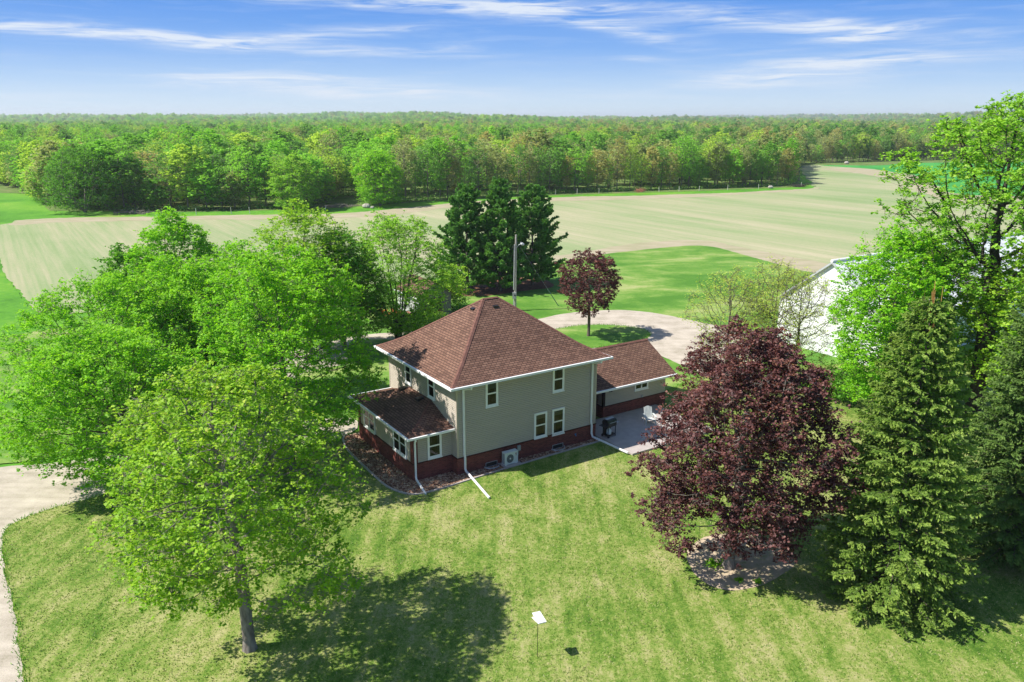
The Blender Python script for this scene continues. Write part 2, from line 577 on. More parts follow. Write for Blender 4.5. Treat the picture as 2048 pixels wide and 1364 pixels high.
# asphalt shingles (UV in metres)
m, nb, out = mat('brown_shingles')
uvn = nb.new('ShaderNodeUVMap', uv_map='UVMap')
br = nb.new('ShaderNodeTexBrick', offset=.5, squash=1.0)
br.inputs['Scale'].default_value = 1.0
br.inputs['Brick Width'].default_value = .33
br.inputs['Row Height'].default_value = .165
br.inputs['Mortar Size'].default_value = .022
br.inputs['Mortar Smooth'].default_value = .3
br.inputs['Bias'].default_value = 0.0
br.inputs['Color1'].default_value = (0, 0, 0, 1)
br.inputs['Color2'].default_value = (1, 1, 1, 1)
br.inputs['Mortar'].default_value = (.5, .5, .5, 1)
nb.ln(uvn.outputs[0], br.inputs['Vector'])
cc = nb.ramp(br.outputs['Color'], [(0, (.135, .075, .054)), (.35, (.190, .106, .075)), (.7, (.220, .122, .086)), (1, (.25, .145, .102))])
gr = nb.noise(uvn.outputs[0], 40, 3, .8)
st = nb.noise(uvn.outputs[0], .22, 3, .6)
cc = nb.mix(.5, cc, nb.ramp(gr, [(.25, (.45, .45, .45)), (.75, (1, 1, 1))]), 'MULTIPLY')
cc = nb.mix(.18, cc, nb.ramp(st, [(.35, (.62, .66, .72)), (.65, (1, 1, 1))]), 'MULTIPLY')
cc = nb.mix(br.outputs['Fac'], cc, (.055, .030, .024, 1))
cc = nb.mix(1.0, cc, (1.10, 1.10, 1.10, 1), 'MULTIPLY')
pbsdf(nb, out, cc, .9, .15, 0, nb.math('SUBTRACT', 1.0, br.outputs['Fac']), .5, .02)
M['shingle'] = m
M['cap'] = simple('ridge_cap_shingles', (.17, .085, .066), .9, .15, .3, 5)

m, nb, out = mat('red_brick')
uvn = nb.new('ShaderNodeUVMap', uv_map='UVMap')
br = nb.new('ShaderNodeTexBrick', offset=.5)
br.inputs['Scale'].default_value = 1.0
br.inputs['Brick Width'].default_value = .21
br.inputs['Row Height'].default_value = .075
br.inputs['Mortar Size'].default_value = .008
br.inputs['Color1'].default_value = (.085, .020, .017, 1)
br.inputs['Color2'].default_value = (.175, .042, .034, 1)
br.inputs['Mortar'].default_value = (.15, .075, .065, 1)
nb.ln(uvn.outputs[0], br.inputs['Vector'])
n = nb.noise(uvn.outputs[0], 1.2, 5, .7)
cc = nb.mix(.5, br.outputs['Color'], nb.ramp(n, [(.3, (.55, .5, .5)), (.7, (1, 1, 1))]), 'MULTIPLY')
cc = nb.mix(1.0, cc, (1.4, 1.45, 1.45, 1), 'MULTIPLY')
pbsdf(nb, out, cc, .85, .2, 0, nb.math('SUBTRACT', 1.0, br.outputs['Fac']), .4, .01)
M['brick'] = m

m, nb, out = mat('tan_vinyl_siding')
tcn = nb.new('ShaderNodeTexCoord')
n = nb.noise(nb.mapping(tcn.outputs['Object'], scale=(.4, .4, 3)), 1.5, 4, .6)
pbsdf(nb, out, nb.ramp(n, [(.3, (.48, .425, .36)), (.7, (.53, .47, .40))]), .55, .25)
M['siding'] = m
M['trim'] = simple('tan_corner_trim', (.47, .405, .335), .55, .25, .05)

m, nb, out = mat('white_steel_panel')
tcn = nb.new('ShaderNodeTexCoord')
wv_ = nb.new('ShaderNodeTexWave', wave_type='BANDS', bands_direction='X', wave_profile='SAW', _Scale=1.1)
uvn = nb.new('ShaderNodeUVMap', uv_map='UVMap')
nb.ln(uvn.outputs[0], wv_.inputs['Vector'])
pbsdf(nb, out, (.82, .83, .84), .45, .3, 0, nb.ramp(wv_.outputs[1], [(0, (0, 0, 0)), (.12, (1, 1, 1)), (.24, (0, 0, 0))]), .5, .03)
M['steel'] = m

m, nb, out = mat('window_glass')
gl = nb.new('ShaderNodeBsdfGlossy', _Roughness=.03)
tr = nb.new('ShaderNodeBsdfTransparent')
tr.inputs[0].default_value = (.55, .60, .58, 1)
fr = nb.new('ShaderNodeFresnel', _IOR=1.45)
mx = nb.new('ShaderNodeMixShader')
nb.ln(fr.outputs[0], mx.inputs[0])
nb.ln(tr.outputs[0], mx.inputs[1])
nb.ln(gl.outputs[0], mx.inputs[2])
nb.ln(mx.outputs[0], out.inputs[0])
M['glass'] = m


# ------------------------------------------------------------------ ground and sheets
def hills(x, y):
    r = np.hypot(x, y)
    s = np.clip((r - 700) / 2300, 0, 1)
    s = s * s * (3 - 2 * s)
    a = np.arctan2(x, y)
    return s * (9 + 8 * np.sin(a * 7 + 1.0 + r / 1500) + 6 * np.sin(a * 19 + r / 700) + 3 * np.sin(a * 43 - r / 400) + r / 900 * 1.6)


mb = MB()
rs = [0, 12, 30, 60, 100, 160, 240, 340, 470, 620, 800, 1050, 1350, 1700, 2100, 2600, 3200, 4000, 5000, 6500, 8500]
NA = 96
verts = [(0, 0, 0)]
for r_ in rs[1:]:
    for k in range(NA):
        t = 2 * math.pi * k / NA
        x, y = r_ * math.sin(t), r_ * math.cos(t)
        verts.append((x, y, float(hills(x, y))))
faces = [(0, 1 + (k + 1) % NA, 1 + k) for k in range(NA)]
for j in range(len(rs) - 2):
    for k in range(NA):
        a, a2 = 1 + j * NA + k, 1 + j * NA + (k + 1) % NA
        faces.append((a, a2, a2 + NA, a + NA))
me = bpy.data.meshes.new('ground')
me.from_pydata(verts, [], faces)
me.materials.append(M['meadow'])
tag(link('ground', me), kind='structure')


def smooth_poly(pts, n=6, jit=0.0, seed=1, closed=True):
    """Catmull-Rom through the points, with small jitter along the edge"""
    rng = random.Random(seed)
    P = [Vector((p[0], p[1])) for p in pts]
    o = []
    N = len(P)
    for i in range(N if closed else N - 1):
        p0, p1, p2, p3 = (P[(i - 1) % N], P[i], P[(i + 1) % N], P[(i + 2) % N]) if closed else \
            (P[max(i - 1, 0)], P[i], P[i + 1], P[min(i + 2, N - 1)])
        for k in range(n):
            t = k / n
            q = .5 * ((2 * p1) + (-p0 + p2) * t + (2 * p0 - 5 * p1 + 4 * p2 - p3) * t * t + (-p0 + 3 * p1 - 3 * p2 + p3) * t ** 3)
            o.append((q.x, q.y))
    if not closed:
        o.append((P[-1].x, P[-1].y))
    if jit:
        # resample where the line is near enough to see, then wander it gently along its normal
        q = []
        M_ = len(o)
        for i in range(M_ if closed else M_ - 1):
            a, c = o[i], o[(i + 1) % M_]
            L = math.hypot(c[0] - a[0], c[1] - a[1])
            dist = math.hypot(a[0], a[1])
            near_ = abs(a[0]) < a[1] * .75 + 10 and a[1] > 10
            st = max(.35, dist * .006) if near_ else 1e9
            k = max(1, int(L / st))
            for j in range(k):
                q.append((a[0] + (c[0] - a[0]) * j / k, a[1] + (c[1] - a[1]) * j / k))
        if not closed: q.append(o[-1])
        ph = [rng.uniform(0, 6.28) for _ in range(4)]
        o, acc = [], 0.0
        for i in range(len(q)):
            a, c = q[max(i - 1, 0)], q[min(i + 1, len(q) - 1)]
            L = math.hypot(c[0] - a[0], c[1] - a[1]) + 1e-9
            acc += L * .5
            w = jit * (math.sin(acc * .9 + ph[0]) * .6 + math.sin(acc * 2.3 + ph[1]) * .5 + math.sin(acc * 5.1 + ph[2]) * .35 + math.sin(acc * .21 + ph[3]) * 1.2)
            o.append((q[i][0] - (c[1] - a[1]) / L * w, q[i][1] + (c[0] - a[0]) / L * w))
    return o


def sheet(name, outline, z, material, kind='structure', label=None, cat=None):
    from mathutils.geometry import tessellate_polygon
    V = [Vector((x, y, z)) for x, y in outline]
    tris = tessellate_polygon([V])
    fs = []
    for t in tris:
        a, b_, c = (V[i] for i in t)
        fs.append(t if (b_ - a).cross(c - a).z > 0 else t[::-1])
    me = bpy.data.meshes.new(name)
    me.from_pydata([tuple(v) for v in V], [], fs)
    me.materials.append(material)
    return tag(link(name, me), label, cat, None, kind)


GP = lambda L: [G(*p) for p in L]
# far woodland floor
wood_floor = GP([(-350, 372), (60, 388), (100, 422), (400, 424), (640, 418), (900, 400), (1100, 391), (1400, 382), (1600, 374), (1600, 332), (2400, 325), (2600, 285), (1024, 262), (-500, 262)])
sheet('woodland_floor', wood_floor, .03, M['floor'])
# crop field
near_edge = [(-260, 480), (-90, 470), (-20, 500), (10, 545), (60, 610), (110, 628), (300, 612), (500, 592), (700, 572), (880, 556), (1000, 541), (1140, 520), (1250, 504), (1400, 492), (1500, 514), (1620, 545), (1800, 575), (2048, 600), (2500, 660)]
far_edge = [(2900, 420), (2500, 352), (2048, 380), (1850, 352), (1700, 333), (1610, 331), (1604, 345), (1622, 366), (1610, 378), (1400, 388), (1090, 396), (900, 407), (700, 426), (400, 432), (150, 436), (40, 440), (-20, 452), (-260, 462)]
sheet('crop_field', smooth_poly(GP(near_edge), 10, .15, 3, False) + smooth_poly(GP(far_edge), 10, .4, 4, False), .045, M['field'])
mg = [(150, 436), (400, 432), (700, 426), (900, 407), (1090, 396), (1400, 388), (1610, 378), (1640, 374)]
mg2 = [(1640, 378), (1400, 394), (1090, 404), (900, 417), (700, 436), (400, 440), (150, 444), (20, 452), (40, 441)]
sheet('field_margin', smooth_poly(GP(mg), 10, .5, 7, False) + smooth_poly(GP(mg2), 10, .5, 8, False), .055, M['soil'])
mg = [(1000, 541), (1140, 520), (1250, 504), (1400, 492), (1500, 514), (1620, 545), (1800, 575)]
mg2 = [(1800, 555), (1620, 522), (1500, 498), (1400, 481), (1250, 490), (1140, 508), (1000, 528)]
sheet('field_margin', smooth_poly(GP(mg), 10, .3, 9, False) + smooth_poly(GP(mg2), 10, .3, 10, False), .055, M['soil'])
sheet('green_crop_field', smooth_poly(GP([(1640, 331), (1760, 331), (1850, 326), (2200, 326), (2500, 345), (2200, 372), (2048, 392), (1900, 385), (1850, 356), (1760, 340), (1700, 335)]), 6, .5, 5), .07, M['greencrop'])
sheet('field_margin', smooth_poly(GP([(1700, 336), (1760, 341), (1850, 357), (1900, 386), (2048, 393), (2048, 402), (1880, 398), (1800, 362), (1700, 345), (1640, 338)]), 6, .5, 6), .06, M['soil'])
# lawns
lawn_far_pts = [(110, 640), (300, 624), (500, 602), (700, 582), (880, 566), (1000, 545), (1140, 520), (1250, 504), (1400, 492), (1500, 514), (1620, 545), (1800, 575), (2048, 600), (2500, 660), (2500, 760), (1900, 800), (1300, 800), (900, 790), (680, 850), (420, 870), (200, 900), (-60, 920), (-200, 800), (-60, 700)]
sheet('lawn', smooth_poly(GP(lawn_far_pts), 8, .08, 13), .060, M['lawn_far'])
near = [(2300, 740), (1500, 740), (1290, 792), (900, 800), (700, 868), (650, 884), (500, 905), (350, 945), (230, 985), (150, 1008), (90, 1024), (30, 1048), (4, 1078), (8, 1130), (20, 1200), (34, 1280), (47, 1364), (70, 1550), (-100, 2400), (2500, 2400), (2900, 1400)]
sheet('lawn', smooth_poly(GP(near), 12, .05, 14), .072, M['lawn'])
# gravel drive: comes in lower left, runs under the maples to the porch, and round behind the house
drive = GP([(-700, 1100), (-300, 975), (0, 936), (120, 925), (300, 900), (420, 872), (470, 800), (500, 745), (540, 715), (600, 700)]) + \
    GP([(640, 690), (720, 672), (860, 662), (990, 652), (1060, 642), (1130, 628), (1220, 621), (1300, 626), (1372, 640), (1470, 662), (1540, 690)]) + \
    GP([(1500, 740), (1420, 752), (1340, 720), (1280, 700), (1190, 716), (1120, 740), (900, 730), (760, 724), (660, 735), (600, 752), (560, 790), (560, 840), (660, 838), (712, 840), (708, 862), (655, 886), (500, 912), (350, 952), (230, 992), (150, 1015), (90, 1031), (30, 1055), (8, 1085), (12, 1130), (24, 1200), (38, 1280), (52, 1364), (75, 1550), (-100, 2400), (-2500, 2400)])
sheet('gravel_driveway', smooth_poly(drive, 8, .06, 15), .066, M['gravel'])
sheet('grass_island', smooth_poly(GP([(1085, 668), (1110, 660), (1160, 652), (1220, 651), (1275, 657), (1300, 668), (1285, 682), (1230, 692), (1150, 700), (1040, 705), (960, 690), (1020, 678)]), 6, .05, 16), .078, M['lawn_far'])
sheet('meadow_strip', smooth_poly(GP([(-60, 545), (5, 548), (55, 614), (110, 634), (200, 640), (90, 660), (0, 676), (-60, 690)]), 6, .1, 17), .071, M['meadow'])
sheet('green_lawn_patch', smooth_poly(GP([(700, 690), (760, 680), (820, 690), (860, 720), (830, 770), (760, 790), (715, 775), (700, 735)]), 6, .05, 33), .079, M['lawn_far'])
# soil ring under the burgundy maple, litter under pines
sheet('tree_ring', smooth_poly(GP([(1372, 1110), (1385, 1150), (1430, 1178), (1480, 1184), (1545, 1165), (1590, 1130), (1560, 1090), (1480, 1070), (1410, 1078)]), 6, .05, 18), .080, M['ring'])
sheet('tree_ring', smooth_poly(GP([(1690, 1150), (1730, 1200), (1800, 1222), (1850, 1210), (1880, 1170), (1850, 1130), (1740, 1120)]), 6, .05, 19), .080, M['litter'])
sheet('pine_litter', smooth_poly(GP([(896, 588), (940, 594), (1000, 590), (1060, 582), (1110, 574), (1080, 560), (1000, 556), (910, 572)]), 6, .15, 20), .082, M['litter'])
sheet('lake', smooth_poly(GP([(1840, 289), (1950, 292), (2100, 290), (2300, 284), (2200, 278), (1950, 280), (1855, 284)]), 5), .12, M['water'])

def in_poly_np(X, Y, poly):
    c = np.zeros(len(X), bool)
    j = len(poly) - 1
    for i in range(len(poly)):
        xi, yi = poly[i]
        xj, yj = poly[j]
        c ^= ((yi > Y) != (yj > Y)) & (X < (xj - xi) * (Y - yi) / (yj - yi + 1e-12) + xi)
        j = i
    return c


# standing blades and tufts over the near lawn
rgn = np.random.default_rng(32)
n = 210000
X, Y = rgn.uniform(-26, 30, n), 21 + 32 * rgn.uniform(0, 1, n)
dn = np.sin(X * 1.7 + np.sin(Y * 1.1) * 2) * np.sin(Y * 1.9 + np.sin(X * .8) * 2)
ok = in_poly_np(X, Y, smooth_poly(GP(near), 12, .05, 14)) & (rgn.uniform(-1, 1, n) < dn + .55)
cu, su = math.cos(R(33)), math.sin(R(33))
ul, vl = (X + 3.14) * cu + (Y - 42.43) * su, -(X + 3.14) * su + (Y - 42.43) * cu
ok &= ~((ul > -4.3) & (ul < 19) & (vl > -1.15) & (vl < 9.5)) & ~((ul > 10.2) & (ul < 18) & (vl > -3.6))
rx, ry = G(1470, 1130)
ok &= (X - rx) ** 2 + (Y - ry) ** 2 > 6.5
X, Y = X[ok], Y[ok]
n = len(X)
b0 = np.stack([X, Y, np.full(n, .068)], 1)
t0 = b0 + np.stack([rgn.normal(0, .035, n), rgn.normal(0, .035, n), rgn.uniform(.025, .07, n)], 1)
s_ = rgn.normal(0, 1, (n, 3)) * [1, 1, 0]
s_ /= np.linalg.norm(s_, axis=1, keepdims=True)
Qg = np.stack([b0 - s_ * .02, b0 + s_ * .02, t0 + s_ * .010, t0 - s_ * .010], 1)
M['blade'] = leaf_mat('lawn_blades', [(0, (.09, .20, .02)), (.45, (.20, .33, .05)), (.75, (.34, .40, .12)), (1, (.52, .48, .26))], .3, (1.1, 1.1, .7), .6, .01)
tag(link('lawn_grass', quad_mesh('lawn_grass', Qg, M['blade'], rgn.uniform(0, 1, n))), 'short mown grass blades and dry tufts of the front lawn', 'grass', None, 'stuff')

# longer grass along the drive edges
rgn = np.random.default_rng(31)
bl_, br2 = [], []
for poly_, lo, hi in ((smooth_poly(GP(near), 12, .05, 14), 0, 99), (smooth_poly(GP([(1085, 668), (1110, 660), (1160, 652), (1220, 651), (1275, 657), (1300, 668), (1285, 682), (1230, 692), (1150, 700), (1040, 705), (960, 690), (1020, 678)]), 8, 0, 16), 0, 99)):
    Pp = np.array(poly_)
    Q_ = np.roll(Pp, -1, 0)
    for a, c_ in zip(Pp, Q_):
        if abs(a[0]) > 45 or a[1] < 15 or a[1] > 95: continue
        L = np.hypot(*(c_ - a))
        n = int(L * 38)
        if n < 1: continue
        k = rgn.uniform(0, 1, n)[:, None]
        p = a + (c_ - a) * k + rgn.normal(0, .10, (n, 2))
        bl_.append(np.concatenate([p, np.full((n, 1), .07)], 1))
bl_ = np.concatenate(bl_)
tip_ = bl_ + np.stack([rgn.normal(0, .05, len(bl_)), rgn.normal(0, .05, len(bl_)), rgn.uniform(.05, .15, len(bl_))], 1)
s_ = rgn.normal(0, 1, (len(bl_), 3)) * [1, 1, 0]
s_ /= np.linalg.norm(s_, axis=1, keepdims=True)
Qg = np.stack([bl_ - s_ * .02, bl_ + s_ * .02, tip_ + s_ * .008, tip_ - s_ * .008], 1)
tag(link('edge_grass', quad_mesh('edge_grass', Qg, M['leaf_mid'], rgn.uniform(0, 1, len(Qg)))), 'ragged longer grass creeping over the gravel drive edges', 'grass', None, 'stuff')

# ------------------------------------------------------------------ the house
HX, HY, HR = -3.14, 42.43, R(33)
WU, LV = 10.1, 9.05
ZB, ZE, OV = 1.12, 5.62, .62
GZ = .07   # lawn level at the house


def HL(u, v):
    return HX + u * math.cos(HR) - v * math.sin(HR), HY + u * math.sin(HR) + v * math.cos(HR)


house = empty('house', (HX, HY, 0), HR, 'two storey tan farmhouse with a brown hip roof, red brick base and low side wing', 'house')


def siding_wall(mb, p, q, z0, z1, nrm, topz=None):
    """overlapping clapboards from p to q (x,y); topz(s) optional gable height"""
    L = math.hypot(q[0] - p[0], q[1] - p[1])
    d = ((q[0] - p[0]) / L, (q[1] - p[1]) / L)
    n = int(math.ceil((z1 - z0) / .1145))
    for i in range(n):
        a, b_ = z0 + i * .1145, min(z1, z0 + (i + 1) * .1145)
        s0, s1 = 0, L
        if topz:
            s0, s1 = topz(b_, L)
            if s1 <= s0: continue
        pt = lambda s, o, z: (p[0] + d[0] * s + nrm[0] * o, p[1] + d[1] * s + nrm[1] * o, z)
        c_ = max(a, b_ - .034)
        mb.poly([pt(s0, .024, a), pt(s1, .024, a), pt(s1, .012, c_), pt(s0, .012, c_)])
        mb.poly([pt(s0, .012, c_), pt(s1, .012, c_), pt(s1, -.055, c_), pt(s0, -.055, c_)])
        mb.poly([pt(s0, -.055, c_), pt(s1, -.055, c_), pt(s1, -.055, b_), pt(s0, -.055, b_)])
        mb.poly([pt(s0, -.055, a), pt(s1, -.055, a), pt(s1, .024, a), pt(s0, .024, a)])


# main walls
mb = MB()
siding_wall(mb, (0, 0), (WU, 0), ZB, ZE - .12, (0, -1))
siding_wall(mb, (0, LV), (0, 0), ZB, ZE - .12, (-1, 0))
siding_wall(mb, (WU, 0), (WU, LV), ZB, ZE - .12, (1, 0))
siding_wall(mb, (WU, LV), (0, LV), ZB, ZE - .12, (0, 1))
wall = mb.build('wall', M['siding'], house)
for (x, y) in ((0, 0), (WU, 0), (0, LV), (WU, LV)):
    mb = MB()
    sx, sy = (-1 if x == 0 else 1), (-1 if y == 0 else 1)
    x0, x1 = sorted((x + sx * .032, x - sx * .07))
    y0, y1 = sorted((y + sy * .032, y - sy * .07))
    mb.box(x0, x1, y0, y1, ZB + .002, ZE - .13)
    mb.build('corner_trim', M['trim'], wall)
mb = MB()
e = .045
mb.box(-e, WU + e, -e, LV + e, -.3, ZB - .06)
mb.build('brick_base', M['brick'], house)
mb = MB()
mb.box(-e - .03, WU + e + .03, -e - .03, LV + e + .03, ZB - .06, ZB)
mb.build('brick_ledge', simple('brick_ledge', (.07, .025, .022), .9, .1, .2), house)


def flare(d):
    """height above the eave at plan distance d: gentle kick at the eave, steeper above"""
    if d < 1.5:
        return .46 * d + .055 * d * d
    a = .46 * 1.5 + .055 * 2.25
    return a + (d - 1.5) * .735


def hip_roof(mb, x0, x1, y0, y1, zfun, levels, sides, z_e):
    """nested contour rectangles; sides = which edges move inwards"""
    prev = None
    for d in levels:
        rx0 = x0 + (d if 'x0' in sides else 0)
        rx1 = x1 - (d if 'x1' in sides else 0)
        ry0 = y0 + (d if 'y0' in sides else 0)
        ry1 = y1 - (d if 'y1' in sides else 0)
        if rx1 < rx0: rx0 = rx1 = (rx0 + rx1) / 2
        if ry1 < ry0: ry0 = ry1 = (ry0 + ry1) / 2
        z = z_e + zfun(d)
        cur = (rx0, rx1, ry0, ry1, z)
        if prev:
            a0, a1, b0, b1, zz = prev
            sl0, sl1 = slen
            slen = (sl1, sl1 + math.hypot(d - dp, z - zz))
            U0, U1 = slen
            if 'y0' in sides: mb.poly([(a0, b0, zz), (a1, b0, zz), (rx1, ry0, z), (rx0, ry0, z)], [(a0, U0), (a1, U0), (rx1, U1), (rx0, U1)])
            if 'y1' in sides: mb.poly([(a1, b1, zz), (a0, b1, zz), (rx0, ry1, z), (rx1, ry1, z)], [(-a1, U0), (-a0, U0), (-rx0, U1), (-rx1, U1)])
            if 'x0' in sides: mb.poly([(a0, b1, zz), (a0, b0, zz), (rx0, ry0, z), (rx0, ry1, z)], [(-b1, U0), (-b0, U0), (-ry0, U1), (-ry1, U1)])
            if 'x1' in sides: mb.poly([(a1, b0, zz), (a1, b1, zz), (rx1, ry1, z), (rx1, ry0, z)], [(b0, U0), (b1, U0), (ry1, U1), (ry0, U1)])
        else:
            slen = (0, 0)
        prev, dp = cur, d


mb = MB()
X0, X1, Y0, Y1 = -OV, WU + OV, -OV, LV + OV
dm = (Y1 - Y0) / 2
lv = [dm * i / 14 for i in range(15)]
hip_roof(mb, X0, X1, Y0, Y1, flare, lv, ('x0', 'x1', 'y0', 'y1'), ZE + .04)
roof = mb.build('roof', M['shingle'], house)
# hip and ridge caps
mb = MB()


def cap_line(mb, pts, w=.13, h=.028, step=.2):
    P = [Vector(p) for p in pts]
    for a, b_ in zip(P, P[1:]):
        L = (b_ - a).length
        n = max(1, int(L / step))
        dd = (b_ - a) / n
        t = dd.normalized()
        s = t.cross(Vector((0, 0, 1))).normalized()
        for i in range(n):
            p, q = a + dd * i, a + dd * (i + 1.15)
            u0, u1 = Vector((0, 0, h + .015)), Vector((0, 0, h))
            dn = Vector((0, 0, -w * .55))
            for sg in (1, -1):
                quad = [p + u0, q + u1, q + s * w * sg + dn + u1, p + s * w * sg + dn + u0]
                mb.poly(quad if sg < 0 else quad[::-1])
            mb.poly([p + s * w + dn, p + u0, p - s * w + dn])


for (cx, sx) in ((X0, 1), (X1, -1)):
    for (cy, sy) in ((Y0, 1), (Y1, -1)):
        cap_line(mb, [(cx + sx * d, cy + sy * d, ZE + .04 + flare(d)) for d in lv])
cap_line(mb, [(X0 + dm, (Y0 + Y1) / 2, ZE + .04 + flare(dm)), (X1 - dm, (Y0 + Y1) / 2, ZE + .04 + flare(dm))])
mb.build('ridge_cap', M['cap'], roof)


def vent(x, y, dx, dy, zf, name='roof_vent'):
    """small black box vent; (dx,dy) points down-slope"""
    z = zf
    m_ = MB()
    u = Vector((dx, dy, 0)).normalized()
    s = Vector((-u.y, u.x, 0))
    c = Vector((x, y, z))
    P = lambda a, b_, h: tuple(c + u * a + s * b_ + Vector((0, 0, h)))
    m_.poly([P(-.2, -.17, .10), P(-.2, .17, .10), P(.22, .19, .06), P(.22, -.19, .06)])
    m_.poly([P(.22, -.19, .06), P(.22, .19, .06), P(.20, .17, -.22), P(.20, -.17, -.22)])
    for sg in (-1, 1):
        m_.poly([P(-.2, .17 * sg, .10), P(.22, .19 * sg, .06), P(.20, .17 * sg, -.22), P(-.2, .17 * sg, .0)])
    m_.poly([P(-.28, -.24, .035), P(-.28, .24, .035), P(-.2, .17, .10), P(-.2, -.17, .10)])
    return m_.build(name, M['black'], roof)


vent(5.05, -OV + 4.65, 0, -1, ZE + .04 + flare(4.45) + .06)
vent(-OV + 4.5, 4.5, -1, 0, ZE + .04 + flare(4.3) + .06)
vent(X1 - 4.5, 4.6, 1, 0, ZE + .04 + flare(4.3) + .06)


def eave_trim(parent, x0, x1, y0, y1, ztop, wx0, wx1, wy0, wy1, sides=('x0', 'x1', 'y0', 'y1')):
    """white gutter on each side and a soffit back to the wall"""
    g = MB()
    t = .12
    h = .13
    if 'y0' in sides: g.box(x0 - t, x1 + t, y0 - t, y0 + .01, ztop - h, ztop)
    if 'y1' in sides: g.box(x0 - t, x1 + t, y1 - .01, y1 + t, ztop - h, ztop)
    if 'x0' in sides: g.box(x0 - t, x0 + .01, y0 + .011, y1 - .011, ztop - h - .001, ztop - .001)
    if 'x1' in sides: g.box(x1 - .01, x1 + t, y0 + .011, y1 - .011, ztop - h - .001, ztop - .001)
    g.build('gutter', M['white'], parent)
    s = MB()
    z = ztop - h - .012
    s.box(x0 + .005, x1 - .005, y0 + .012, y1 - .012, z - .02, z + .04)
    s.build('soffit', M['soffit'], parent)


eave_trim(house, X0, X1, Y0, Y1, ZE + .035, 0, WU, 0, LV)


def frame2d(mb, P, w, h, t, d0, d1):
    """rectangular ring: P(a, z, o) maps across, up, out"""
    def bar(a0, a1, z0, z1):
        c = [P(a0, z0, d0), P(a1, z0, d0), P(a1, z1, d0), P(a0, z1, d0)]
        f = [P(a0, z0, d1), P(a1, z0, d1), P(a1, z1, d1), P(a0, z1, d1)]
        mb.poly(f)
        for i in range(4):
            j = (i + 1) % 4
            mb.poly([c[i], c[j], f[j], f[i]])
    bar(0, w, 0, t)
    bar(0, w, h - t, h)
    bar(0, t, t, h - t)
    bar(w - t, w, t, h - t)
    return bar


def window(parent, org, along, nrm, w, h, style='double', blind=.25, curtain=True, trimw=.085):
    """org: lower-left corner on the wall plane; along / nrm 2D unit vectors"""
    P = lambda a, z, o: (org[0] + along[0] * a + nrm[0] * o, org[1] + along[1] * a + nrm[1] * o, org[2] + z)
    mb = MB()
    frame2d(mb, P, w, h, trimw, .015, .075)
    # projecting sill
    def slab(a0, a1, z0, z1, o0, o1, m_):
        c = [P(a0, z0, o0), P(a1, z0, o0), P(a1, z1, o0), P(a0, z1, o0)]
        f = [P(a0, z0, o1), P(a1, z0, o1), P(a1, z1, o1), P(a0, z1, o1)]
        m_.poly(f)
        for i in range(4):
            j = (i + 1) % 4
            m_.poly([c[i], c[j], f[j], f[i]])
    fr_ = mb.build('window', M['white'], parent)
    m_ = MB()
    slab(-.02, w + .02, -.05, .0, .015, .11, m_)
    m_.build('sill', M['white'], fr_)
    iw, ih = w - 2 * trimw, h - 2 * trimw
    m_ = MB()
    st_ = .045
    def sash(a0, a1, z0, z1, o):
        slab(a0, a0 + st_, z0, z1, o - .02, o, m_)
        slab(a1 - st_, a1, z0, z1, o - .02, o, m_)
        slab(a0 + st_, a1 - st_, z0, z0 + st_, o - .02, o, m_)
        slab(a0 + st_, a1 - st_, z1 - st_, z1, o - .02, o, m_)
    if style == 'double':
        sash(trimw, trimw + iw, trimw, trimw + ih * .5, .052)
        sash(trimw, trimw + iw, trimw + ih * .5, trimw + ih, .068)
    elif style == 'pair':
        hw = iw / 2
        for k in (0, 1):
            sash(trimw + hw * k, trimw + hw * (k + 1) - .001, trimw, trimw + ih * .5, .052)
            sash(trimw + hw * k, trimw + hw * (k + 1) - .001, trimw + ih * .5, trimw + ih, .068)
        slab(trimw + hw - .05, trimw + hw + .05, trimw, trimw + ih, .02, .073, m_)
    elif style == 'slider':
        hw = iw / 2
        sash(trimw, trimw + hw, trimw, trimw + ih, .052)
        sash(trimw + hw, trimw + iw, trimw, trimw + ih, .066)
    m_.build('sash', M['white'], fr_)
    m_ = MB()
    m_.poly([P(trimw, trimw, .026), P(trimw + iw, trimw, .026), P(trimw + iw, trimw + ih, .026), P(trimw, trimw + ih, .026)])
    m_.build('dark_interior', M['dark'], fr_)
    if blind:
        m_ = MB()
        zz = trimw + ih * (1 - blind)
        n_ = 12
        for i in range(n_):
            a, c_ = zz + (trimw + ih - zz) * i / n_, zz + (trimw + ih - zz) * (i + .8) / n_
            m_.poly([P(trimw, a, .036), P(trimw + iw, a, .036), P(trimw + iw, c_, .034), P(trimw, c_, .034)])
        m_.build('blind', M['blind'], fr_)
    if curtain:
        m_ = MB()
        for (c0, c1) in ((0, .28), (.74, 1)):
            n_ = 6
            for i in range(n_):
                a = c0 + (c1 - c0) * i / n_
                c_ = c0 + (c1 - c0) * (i + 1) / n_
                o0, o1 = (.029, .033) if i % 2 else (.033, .029)
                m_.poly([P(trimw + iw * a, trimw, o0), P(trimw + iw * c_, trimw, o1), P(trimw + iw * c_, trimw + ih, o1), P(trimw + iw * a, trimw + ih, o0)])
        m_.build('curtain', M['curtain'], fr_)
    m_ = MB()
    m_.poly([P(trimw, trimw, .042), P(trimw + iw, trimw, .042), P(trimw + iw, trimw + ih * .5, .042), P(trimw, trimw + ih * .5, .042)])
    m_.poly([P(trimw, trimw + ih * .5, .056), P(trimw + iw, trimw + ih * .5, .056), P(trimw + iw, trimw + ih, .056), P(trimw, trimw + ih, .056)])
    m_.build('pane', M['glass'], fr_)
    return fr_


